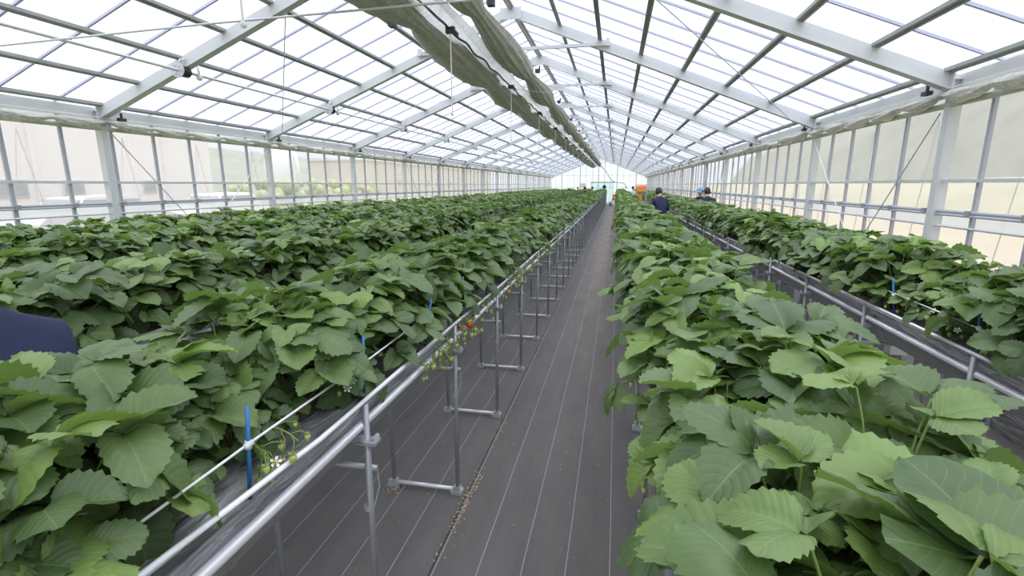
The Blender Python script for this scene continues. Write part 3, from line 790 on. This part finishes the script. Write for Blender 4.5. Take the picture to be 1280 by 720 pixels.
truss(1,2.40,.93,-.80,[g,g,g,t_,t_,g,t_,t_,g],1,drop=.16)
truss(1,2.28,.90,-.79,[g,t_,g,t_,t_],21,drop=.14)
truss(1,2.60,1.03,-.81,[rp,rp,g,g,rp,t_],2,drop=.07)
truss(1,2.84,1.02,-.81,[rp,rp,g,t_,g],3,drop=.07)
truss(1,3.30,1.04,-.81,[g,g,t_,g,t_,g],4,drop=.08)
truss(1,3.95,1.03,-.81,[g,g,t_,g,g,t_,rp,g],5,drop=.09)
truss(1,4.25,1.03,-.81,[g,g,t_,g,g,t_],6,drop=.09)
truss(1,4.60,1.04,-.81,[g,g,t_,g,g,t_],7,drop=.10,flowers=1)
truss(1,1.02,1.07,-.87,[t_,g,t_,g,t_,t_,t_],8,drop=.07,flowers=1)
truss(1,1.12,1.09,-.85,[t_,t_,g,t_],9,drop=.07)
truss(1,1.98,.99,-.80,[t_,g,t_,g,t_,t_],10,drop=.06)
truss(1,1.50,1.10,-.92,[t_,t_],11,drop=.06,flowers=1)
truss(1,5.6,1.03,-.81,[g,g,t_,rp,g],12,drop=.08)
truss(1,6.3,1.03,-.81,[g,g,rp,g,t_],13,drop=.08)
for i,(y,z) in enumerate(((1.25,1.03),(1.42,.98),(1.7,1.0),(1.05,.96),(2.1,1.0))):
    truss(-1,y,z,.13,[g,t_,t_,g,t_,t_],30+i,drop=.10)
for i,(y,x,z) in enumerate(((2.55,1.67,1.09),(2.7,1.68,1.10),(2.95,1.67,1.12),(3.3,1.68,1.10),(3.7,1.68,1.08),(2.2,1.67,1.08),(4.3,1.68,1.08))):
    truss(-1,y,z,x,[t_,t_,g,t_],50+i,drop=.05,flowers=1)
for i,(y,x,z) in enumerate(((1.9,-2.38,1.07),(2.6,-2.36,1.10),(3.4,-2.36,1.10))):
    truss(1,y,z,x,[t_,t_,g],70+i,drop=.05,flowers=1)
for i,(y,n) in enumerate(((2.15,5),(2.50,6),(2.72,6),(3.05,7),(3.55,5),(4.05,7),(4.42,6),(4.85,6),(5.25,5),(5.9,6),(6.7,5),(7.3,5),(8.0,5))):
    truss(1,y,1.00+.01*(i%3),-.785,([rp,g,g,t_,g,t_,rp] if i in(1,2) else [g,t_,g,g,t_,g,t_])[:n],90+i,drop=.10)
# one long leaf leaning into the path from the bed right of the path
pl=min(PL,key=lambda pc:(pc[1]['x']-.33)**2+(pc[1]['y']-1.75)**2)[0]
Wm=Matrix.Translation(pl.location)@Matrix.Rotation(pl.rotation_euler.z,4,'Z')@Matrix.Scale(pl.scale[0],4)
V=[];F=[];U=[];T=[]
tip=Vector((.03,1.60,1.13))
for k,(ang,L) in enumerate(((0,.10),(1.2,.085),(-1.2,.085))):
    v,f,u=leaflet(L,L*.9,.35,.5,.3,0,18,3,.3+k*.2,True)
    m=Matrix.Translation(tip)@Matrix.Rotation(PI/2+.25,4,'Z')@Matrix.Rotation(-.9,4,'X')@Matrix.Rotation(ang,4,'Z')
    b_=len(V); V+=[tuple(m@Vector(q)) for q in v]; F+=[tuple(b_+i for i in q) for q in f]; U+=u; T+=[.35]*len(v)
ll=link('leaning_leaf',geo_mesh('leaning_leaf',V,F,U,T,M['leaf']),pl); ll.matrix_parent_inverse=Wm.inverted()
l2=MB().tube([(.30,1.72,1.02),(.2,1.68,1.14),(.10,1.63,1.16),tuple(tip)],.003,5).obj('leaning_stalk',M['stem'],ll,True)

# fallen debris on the floor
dm=mat('dry_petal_flakes',(.50,.40,.26),.8,noise_amt=.4,noise_scale=40)
b=MB(); r=random.Random(5)
def flake(x,y,s):
    a=r.uniform(0,6.3); b.box((x,y,.002+r.uniform(0,.002)),(s,s*r.uniform(.5,.9),.004),a,r.uniform(-.3,.3))
for i in range(170): flake(-.775+r.gauss(0,.018),r.choice((2.3,2.42,2.5,2.6,3.3,2.2))+r.gauss(0,.12),r.uniform(.004,.010))
for i in range(300): flake(r.uniform(-1.25,.15),r.uniform(1.2,9),r.uniform(.003,.008))
for i in range(60): flake(-1.24+r.gauss(0,.04),2.47+r.gauss(0,.03),r.uniform(.004,.009))
tag(b.obj('petal_debris',dm),'small dry petals and crumbs scattered on the dark floor sheet','debris',kind='stuff')

# ------------------------------------------------------------------ people
def skin_mesh(name,verts,edges,radii,mat_,root=0,sub=2):
    me=bpy.data.meshes.new(name); me.from_pydata(verts,edges,[]); ob=bpy.data.objects.new(name,me); C.objects.link(ob)
    md=ob.modifiers.new('s','SKIN'); md.use_smooth_shade=True
    for i,rr in enumerate(radii):
        sv=me.skin_vertices[0].data[i]; sv.radius=rr if isinstance(rr,tuple) else (rr,rr); sv.use_root=(i==root)
    ob.modifiers.new('d','SUBSURF').levels=sub
    ob.modifiers['d'].render_levels=sub
    bpy.context.view_layer.update()
    dg=bpy.context.evaluated_depsgraph_get(); ev=ob.evaluated_get(dg); m2=bpy.data.meshes.new_from_object(ev)
    bpy.data.objects.remove(ob); m2.name=name; m2.materials.clear(); m2.materials.append(mat_)
    m2.polygons.foreach_set('use_smooth',[True]*len(m2.polygons))
    return m2
def head_bm(T_):
    """sculpted head: face towards +Y, centre at origin, height ~.22"""
    bm=bmesh.new(); bmesh.ops.create_uvsphere(bm,u_segments=24,v_segments=18,radius=1)
    for v in bm.verts:
        x,y,z=v.co
        X=x*.074;Y=y*.094;Z=z*.112
        if z<-.2: X*=1-.32*(-z-.2); Y*=1-.12*(-z-.2)
        if y>0 and z<-.1: Y*=1-.10*(-z)
        if y>.75 and abs(x)<.22 and -.35<z<.12: Y+=.020*(1-abs(x)/.22)*(1-abs(z+.18)/.32 if abs(z+.18)<.32 else 0)   # nose
        if y>.7 and .12<z<.3: Y+=.004
        if y>.75 and .12<abs(x)<.45 and -.02<z<.15: Y-=.007
        if y>.8 and abs(x)<.3 and -.62<z<-.45: Y+=.006
        v.co=(X,Y,Z)
    for s in(-1,1):
        r_=bmesh.ops.create_uvsphere(bm,u_segments=10,v_segments=8,radius=1)
        for v in r_['verts']: v.co=Vector((s*.076+v.co.x*.010,-.004+v.co.y*.019,-.008+v.co.z*.031))
    bmesh.ops.transform(bm,matrix=T_,verts=bm.verts); return bm
def person(loc,rz,label,top='navy',hat=None,hairm='hair',height=1.68,bend=0.0,arms='work',head_turn=0.0,head_pitch=0.0,group=None,print_strip=False,shz=1.365,shr=.066):
    k=height/1.70
    root=empty('person',loc,rz,label,'person',group); root.scale=(k,k,k)
    ca,sa=math.cos(bend),math.sin(bend)
    hipz=.93
    def up(x,y,z):     # rotate upper body forward (+Y) about the hip
        dy,dz=y,z-hipz; return (x,dy*ca+dz*sa,hipz+dz*ca-dy*sa)
    V=[];E=[];Rr=[]
    def add(p,r_,par=None):
        V.append(p);Rr.append(r_)
        if par is not None:E.append((par,len(V)-1))
        return len(V)-1
    pel=add((0,0,.95),(.120,.09)); sp=add(up(0,.0,1.10),(.100,.070),pel); ch=add(up(0,.0,1.28),(.105,.070),sp); nb=add(up(0,-.005,1.43),(.058,.055),ch)
    nk=add(up(0,.012,1.50),(.052,.052),nb); hd=add(up(0,.02,1.56),(.058,.06),nk)
    arm={}
    for s in(-1,1):
        sh=add(up(s*.165,0,shz),.052,ch)
        if arms=='work':
            ue=up(s*.20,.04,1.12); el=add(ue,.041,sh); w_=(ue[0]-s*.03,ue[1]+.21,ue[2]+.02)
            dd=Vector((-.1*s,1,-.15)).normalized()
        elif arms=='down':
            p0=up(s*.165,0,shz); ue=(s*.215,p0[1]+.03,p0[2]-.27); el=add(ue,.041,sh); w_=(s*.21,ue[1]+.09,ue[2]-.23); dd=Vector((0,.25,-1)).normalized()
        wr=add(w_,.025,el); Wv=Vector(w_)
        pa=add(tuple(Wv+dd*.055),(.030,.016),wr)
        side=Vector((1,0,0)); dn=Vector((0,-.35,-1)) if arms=='work' else Vector((0,.6,-.6))
        for f in range(4):
            off=side*(-.024+.016*f); Lf=(.062,.074,.070,.052)[f] if s>0 else (.052,.070,.074,.062)[f]
            a=add(tuple(Wv+dd*.085+off),.0095,pa); b1=add(tuple(Wv+dd*(.085+Lf*.5)+off+dn*.010),.0085,a); add(tuple(Wv+dd*(.085+Lf*.85)+off+dn*.032),.0075,b1)
        th=add(tuple(Wv+dd*.045-side*s*.030),.011,pa); add(tuple(Wv+dd*.085-side*s*.048+dn*.015),.0085,th)
        arm[s]=(up(s*.165,0,shz),ue,w_)
    for s in(-1,1):
        h=add((s*.088,0,.88),.088,pel); kn=add((s*.10,.015,.49),.058,h); an=add((s*.105,-.02,.09),.038,kn); add((s*.115,.12,.035),.034,an)
    bm=bmesh.new(); m0=skin_mesh('body',V,E,Rr,M['skin']); bm.from_mesh(m0)
    HC=Matrix.Translation(up(0,.035,1.605))@Matrix.Rotation(-bend+head_pitch,4,'X')@Matrix.Rotation(head_turn,4,'Z')
    hb=head_bm(HC); tmp=bpy.data.meshes.new('t'); hb.to_mesh(tmp); bm.from_mesh(tmp); hb.free(); bpy.data.meshes.remove(tmp)
    me=bpy.data.meshes.new('body'); bm.to_mesh(me); bm.free(); me.materials.append(M['skin']); me.polygons.foreach_set('use_smooth',[True]*len(me.polygons))
    link('body',me,root)
    ey=MB()
    for s in(-1,1): ey.ball(HC@Vector((s*.030,.083,.012)),.011,8,6)
    ey.obj('eyes',M['eye'],root,True)
    mo=MB().ball(HC@Vector((0,.082,-.062)),.012,8,6,(1.9,.6,.35)); mo.obj('mouth',mat('lips',(.42,.18,.15),.5),root,True)
    # hair
    hb=bmesh.new(); bmesh.ops.create_uvsphere(hb,u_segments=28,v_segments=18,radius=1)
    dele=[v for v in hb.verts if (v.co.y>.45 and v.co.z<.42) or (v.co.z<-.42-.3*max(0,-v.co.y)) or (v.co.y>.1 and v.co.z<.0)]
    bmesh.ops.delete(hb,geom=dele,context='VERTS')
    for v in hb.verts:
        n=1+.05*noise.noise(v.co*6); v.co=Vector((v.co.x*.084*n,v.co.y*.104*n-.004,v.co.z*.125*n+.004))
    bmesh.ops.transform(hb,matrix=HC,verts=hb.verts)
    hm_=bpy.data.meshes.new('hair'); hb.to_mesh(hm_); hb.free(); hm_.materials.append(M[hairm]); hm_.polygons.foreach_set('use_smooth',[True]*len(hm_.polygons)); ho=link('hair',hm_,root)
    sd=ho.modifiers.new('t','SOLIDIFY'); sd.thickness=.010; sd.offset=-1
    if hat:
        hb=bmesh.new(); bmesh.ops.create_uvsphere(hb,u_segments=28,v_segments=16,radius=1)
        bmesh.ops.delete(hb,geom=[v for v in hb.verts if v.co.z<.12],context='VERTS')
        for v in hb.verts: v.co=Vector((v.co.x*.092,v.co.y*.110-.002,v.co.z*.128+.012))
        # peak
        pk=[]
        for j in range(9):
            a=-.9+1.8*j/8; pk.append((hb.verts.new((math.sin(a)*.088,math.cos(a)*.10,.030)),hb.verts.new((math.sin(a)*.085,math.cos(a)*.10+.075*math.cos(a*.9),.016))))
        for j in range(8): hb.faces.new((pk[j][0],pk[j+1][0],pk[j+1][1],pk[j][1]))
        bmesh.ops.transform(hb,matrix=HC,verts=hb.verts)
        hm_=bpy.data.meshes.new('cap'); hb.to_mesh(hm_); hb.free(); hm_.materials.append(M[hat]); hm_.polygons.foreach_set('use_smooth',[True]*len(hm_.polygons)); ho=link('cap',hm_,root)
        sd=ho.modifiers.new('t','SOLIDIFY'); sd.thickness=.006; sd.offset=1
    # jacket
    V=[];E=[];Rr=[]
    pel=add((0,0,.90),(.158,.118)); sp=add(up(0,0,1.09),(.145,.108),pel); ch=add(up(0,0,1.27),(.165,.118),sp); nb=add(up(0,-.01,1.42),(.085,.075),ch); add(up(0,.0,1.475),(.066,.064),nb)
    for s in(-1,1):
        a,b_,c_=arm[s]; sh=add(a,shr,ch); el=add(b_,.058,sh); add(tuple(Vector(b_).lerp(Vector(c_),.93)),.040,el)
    jk=link('jacket',skin_mesh('jacket',V,E,Rr,M[top]),root)
    V=[];E=[];Rr=[]
    pel=add((0,0,.955),(.142,.108))
    for s in(-1,1):
        h=add((s*.09,0,.86),.100,pel); kn=add((s*.10,.012,.49),.074,h); add((s*.105,-.015,.10),.062,kn)
    link('trousers',skin_mesh('trousers',V,E,Rr,M['trouser']),root)
    bo=MB()
    for s in(-1,1):
        bo.tube([(s*.105,-.075,.045),(s*.108,-.02,.055),(s*.112,.06,.05),(s*.116,.14,.038),(s*.116,.175,.034)],[.03,.047,.046,.04,.02],12)
        bo.tube([(s*.105,-.02,.05),(s*.105,-.02,.20)],[.05,.056],12)
    bo.obj('boots',M['boot'],root,True)
    if print_strip:
        ps=MB(); r_=random.Random(3)
        return root,up,ps
    return root
person((1.22,13.75,0),.25,'person in dark navy jacket, short dark hair, back turned, between the two right beds',height=1.78,bend=.40,head_turn=-.5,head_pitch=.1)
person((2.42,15.3,0),2.9,'person in a pale blue cap facing another worker by the right film wall',top='navy2',hat='cap',height=1.74,bend=.25,head_turn=-.3)
person((2.46,14.1,0),.1,'person with dark hair in a navy jacket standing nearest the right film wall',height=1.76,bend=.36,head_turn=.2,head_pitch=.1)
person((1.12,34.5,0),0,'distant person in a deep blue cap standing beside the orange crates',top='white_cloth',hat='blue_cap',height=1.68)
person((-3.28,36.2,0),.3,'distant dark haired person, leftmost of the small heads above the far beds',top='navy2',height=1.55,bend=.15)
person((-3.28,43.8,0),-.3,'distant person in orange top, second of the small heads from the left',top='orange',height=1.6,bend=.1)
person((-1.80,30.2,0),.2,'distant dark haired person, third of the small heads from the left',top='navy2',height=1.68,bend=.1)
person((-1.80,38.5,0),-.2,'distant person in a green top, rightmost of the heads left of the path',top='green_cloth',height=1.68,bend=.3)
# near worker bending at the left edge of the picture
root,up,ps=person((-1.62,1.02,0),1.50,'person in a navy jacket bending over the plants, cut by the left frame edge',top='navy',height=1.76,bend=.50,arms='down',head_turn=.1,print_strip=True,shz=1.325,shr=.062)
for i in range(15):
    if i%5==4: continue
    t=i/14; q=(-.105+.13*t,.0795-.019*t-.0012,1.2585-.0205*t)
    ps.box(q,(.0055,.005,.012),0,0,-.546)
    ps.box((q[0]+.003,q[1]+.002*((i%2)*2-1),q[2]+.003*((i%2)*2-1)),(.006,.005,.003),0,0,-.546)
ps.obj('jacket_print',M['text'],root)

# ------------------------------------------------------------------ crates and cart
def crate_mesh(w=.50,d=.34,h=.29):
    m=MB(); t=.012
    m.box((0,0,t/2),(w,d,t))
    for s in(-1,1):
        m.box((0,s*(d/2-t/2),h-.02),(w,t,.04)); m.box((s*(w/2-t/2),0,h-.02),(t,d,.04))
        m.box((0,s*(d/2-t/2),h*.45),(w,t,h*.62)); m.box((s*(w/2-t/2),0,h*.4),(t,d,h*.55))
        for k in range(-2,3): m.box((k*w/5,s*(d/2+.003),h/2),(.014,.008,h))
    return m.mesh('crate',M['orange'])
cme=crate_mesh()
def cart(loc,label,hh):
    root=empty('harvest_cart',loc,0,label,'cart')
    MB().box((0,0,hh),(.56,.8,.03)).obj('cart_deck',M['galv_dark'],root)
    MB().box((0,0,.30),(.50,.8,.03)).obj('cart_deck',M['galv_dark'],root)
    for sx in(-1,1):
        for sy in(-1,1):
            MB().tube([(sx*.24,sy*.37,.09),(sx*.24,sy*.37,hh)],.014,8).obj('cart_post',M['galv'],root)
            MB().tube([(sx*.24-.018,sy*.37,.075),(sx*.24+.018,sy*.37,.075)],.075,14).obj('wheel',M['black'],root)
    return root
cart((1.22,25.3,0),'dark wheeled cart carrying orange crates between the two right beds',1.50)
for i,(x,z,lb) in enumerate(((1.22,1.515,'orange harvest crate on top of the cart between the right beds'),(1.22,.315,'orange harvest crate on the lower deck of the cart between the right beds'))):
    tag(link('harvest_crate',cme,None,(x,25.3,z)),lb,'crate','orange crates')
o=tag(link('harvest_crate',cme,None,(.98,25.3-.9,1.06)),'orange harvest crate half hidden by leaves in front of the cart','crate','orange crates')
cart((-.02,44.0,0),'low dark wheeled cart at the far end of the central path',.42)
tag(link('harvest_crate',cme,None,(-.04,44.0,.435)),'orange harvest crate on the low cart at the end of the path','crate','orange crates')
tag(link('harvest_crate',cme,None,(.02,44.0,.735)),'upper orange harvest crate at the end of the path','crate','orange crates')
tk=MB().tube([(-.42,43.8,0.0),(-.42,43.8,.36)],.12,12); tag(tk.obj('bucket',M['cap'],None,True),'small light blue bucket beside the cart at the path end','bucket')
fn=empty('circulation_fan',(-1.0,45,1.62),0,'small black round fan hanging before the far sliding door','fan')
MB().tube([(0,-.12,0),(0,.12,0)],.16,16).obj('fan_housing',M['black'],fn); MB().tube([(0,0,.15),(0,0,2.5)],.012,6).obj('fan_hanger',M['black'],fn)

# ------------------------------------------------------------------ outside, seen through the film
wallc=mat('pale_plaster_wall',(.76,.72,.70),.8,noise_amt=.03,noise_scale=.4)
winm=mat('grey_window_glass',(.30,.32,.34),.2)
def building(x0,x1,y0,y1,h,mt,label,wins=(),roofc=None,ribs=0):
    root=empty('building',((x0+x1)/2,(y0+y1)/2,0),0,label,'building')
    ox,oy=(x0+x1)/2,(y0+y1)/2
    MB().box((0,0,h/2),(x1-x0,y1-y0,h)).obj('building_wall',mt,root)
    if roofc: MB().box((0,0,h+.12),(x1-x0+.4,y1-y0+.4,.24)).obj('roof',roofc,root)
    for (y,z,w,hh) in wins:
        f=MB().box((x1-ox+.02,y-oy,z),(.06,w,hh)).obj('window',M['galv'],root); MB().box((x1-ox+.055,y-oy,z),(.02,w-.1,hh-.1)).obj('pane',winm,f)
    rb=MB()
    for i in range(ribs):
        y=y0+(y1-y0)*(i+.5)/ribs; rb.box((x1-ox+.03,y-oy,h/2),(.08,.12,h))
    if ribs: rb.obj('wall_ribs',wallc,root)
    return root
building(-27,-18,-4,19.6,4.1,wallc,'long pale plaster building outside behind the near left film wall',
    [(11.6,1.7,1.3,.55),(16.4,1.75,.6,.5),(8.6,1.7,1.3,.55),(13.6,1.72,.7,.5)],None,5)
building(-48,-38,72,150,5.5,mat('peach_wall',(.55,.51,.45),.8),'peach coloured building outside beyond the left film wall, further back',[(84,2.2,1.5,1),(98,2.2,1.5,1),(112,2.2,1.5,1)],M['galv'],4)
tank=MB(); tank.tube([(0,0,0),(0,0,3.2),(0,0,3.75),(0,0,4.05),(0,0,4.2)],[1.0,1.0,.85,.5,.05],24)
t=tag(tank.obj('storage_tank',M['white'],None,True,(-20.5,28.0,0)),'tall white round-topped tank standing outside the left film wall','tank')
def car(loc,rz,label,c):
    root=empty('car',loc,rz,label,'car','cars parked outside')
    cm_=mat('car_paint',c,.3)
    prof=[(-2.1,.35),(-2.12,.75),(-1.9,.95),(-1.2,1.0),(-.75,1.45),(.75,1.5),(1.45,1.02),(2.05,.85),(2.12,.4),(2.0,.3),(-2.0,.3)]
    m=MB(); n=len(prof)
    for x,w in((-.82,0),(.82,0)):
        for y,z in prof: m.v.append((x*(.86 if z>1.2 else 1),y,z))
    for i in range(n): j=(i+1)%n; m.f.append((i,j,n+j,n+i))
    m.f.append(tuple(range(n))[::-1]); m.f.append(tuple(range(n,2*n))); m.obj('car_body',cm_,root)
    gl=MB()
    for s in(-1,1): gl.box((s*.76,-.02,1.22),(.03,1.7,.32))
    gl.box((0,1.12,1.24),(1.25,.03,.42),0,0,.95).box((0,-1.0,1.22),(1.25,.03,.42),0,0,-.72); gl.obj('car_windows',winm,root)
    for sx in(-1,1):
        for sy in(-1.35,1.3): MB().tube([(sx*.74,sy,.32),(sx*.86,sy,.32)],.32,18).obj('wheel',M['black'],root)
car((-15.5,12.2,0),0,'pale grey car parked outside, seen through the near left wall film',(.55,.55,.60))
car((-15.8,17.6,0),0,'white car parked outside beyond the second left post',(.75,.72,.72))
# shrubs outside
shm=mat('yellow_green_shrub_leaves',(.38,.42,.22),.85,noise_amt=.3,noise_scale=4)
r=random.Random(9)
for i in range(7):
    b=MB(); n=rng.randint(5,7)
    for k in range(26): b.ball((r.gauss(0,.35),r.gauss(0,.55),r.uniform(.2,1.9)),r.uniform(.16,.34),7,5)
    pos=['leftmost','second','third','fourth','fifth','sixth','rightmost'][i]
    root=empty('shrub',(-18.0+r.uniform(-.5,.5),20.6+2.3*i,0),0,'yellow green shrub outside the left film wall, %s of seven'%pos,'shrub','shrubs outside the left wall')
    b.obj('shrub_foliage',shm,root,True); MB().tube([(0,0,0),(0,0,1.2)],.05,6).obj('shrub_stem',M['hose'],root)
# hills and fields
def hill(x0,x1,y0,y1,h,mt,label,seed):
    m=MB(); nx,ny=14,44
    for i in range(nx+1):
        for j in range(ny+1):
            t=i/nx; x=x0+(x1-x0)*t; y=y0+(y1-y0)*j/ny
            z=h*math.sin(PI*t)**.8*(.88+.22*noise.noise(Vector((y*.02,seed,0))))+ .12*h*noise.noise(Vector((x*.2,y*.15,seed)))
            m.v.append((x,y,max(-.3,z if 0<i<nx else -.3)))
    for i in range(nx):
        for j in range(ny): k=i*(ny+1)+j; m.f.append((k,k+1,k+ny+2,k+ny+1))
    return tag(m.obj('hills',mt,None,True),label,'hill',kind='structure')
hm1=mat('wooded_hillside',(.26,.27,.225),.95,noise_amt=.3,noise_scale=.25)
hill(38,90,-60,190,23,hm1,'wooded grey green hillside outside beyond the right film wall',2.2)
hill(-150,-50,-60,190,11,hm1,'wooded grey green hillside outside beyond the left film wall',5.2)
hill(20,37,-60,190,2.4,mat('dry_bank',(.36,.34,.24),.95,noise_amt=.2,noise_scale=.3),'low dry bank outside the right film wall',7.7)

# ------------------------------------------------------------------ light, sky
w=bpy.data.worlds.new('overcast_sky'); sc.world=w; w.use_nodes=True; nt=w.node_tree; N=nt.nodes; L=nt.links
bg=N['Background']; tc=N.new('ShaderNodeTexCoord'); sp=N.new('ShaderNodeSeparateXYZ'); L.new(tc.outputs['Generated'],sp.inputs[0])
rp_=N.new('ShaderNodeValToRGB'); e=rp_.color_ramp.elements; e[0].position=.0; e[0].color=(.46,.48,.53,1); e[1].position=1; e[1].color=(1.95,1.96,1.98,1); x=e.new(.36); x.color=(.54,.58,.70,1)
L.new(sp.outputs[2],rp_.inputs[0]); L.new(rp_.outputs[0],bg.inputs[0]); bg.inputs[1].default_value=1.35

# ------------------------------------------------------------------ camera
cd=bpy.data.cameras.new('camera'); co=bpy.data.objects.new('camera',cd); C.objects.link(co); sc.camera=co
cd.sensor_fit='HORIZONTAL'; cd.sensor_width=36; cd.lens=36*cam_f/1280; cd.clip_start=.05; cd.clip_end=600
cx=np.array([1.,0,0]);cy=np.array([0,-1.,0]);cz=np.array([0,0,-1.])   # camera right, up, back in image frame (x right, y down, z forward)
def w_(v): return Vector((v@Xw,v@Yw,-(v@Dw)))
right,upv,back=w_(cx),w_(cy),w_(cz)
mm=Matrix((right,upv,back)).transposed().to_4x4(); mm.translation=(0,0,1.8); co.matrix_world=mm
vs=sc.view_settings; vs.view_transform='Standard'; vs.look='None'; vs.exposure=.72; vs.gamma=1; vs.use_curve_mapping=False
sc.cycles.max_bounces=8; sc.cycles.transparent_max_bounces=16; sc.cycles.diffuse_bounces=4
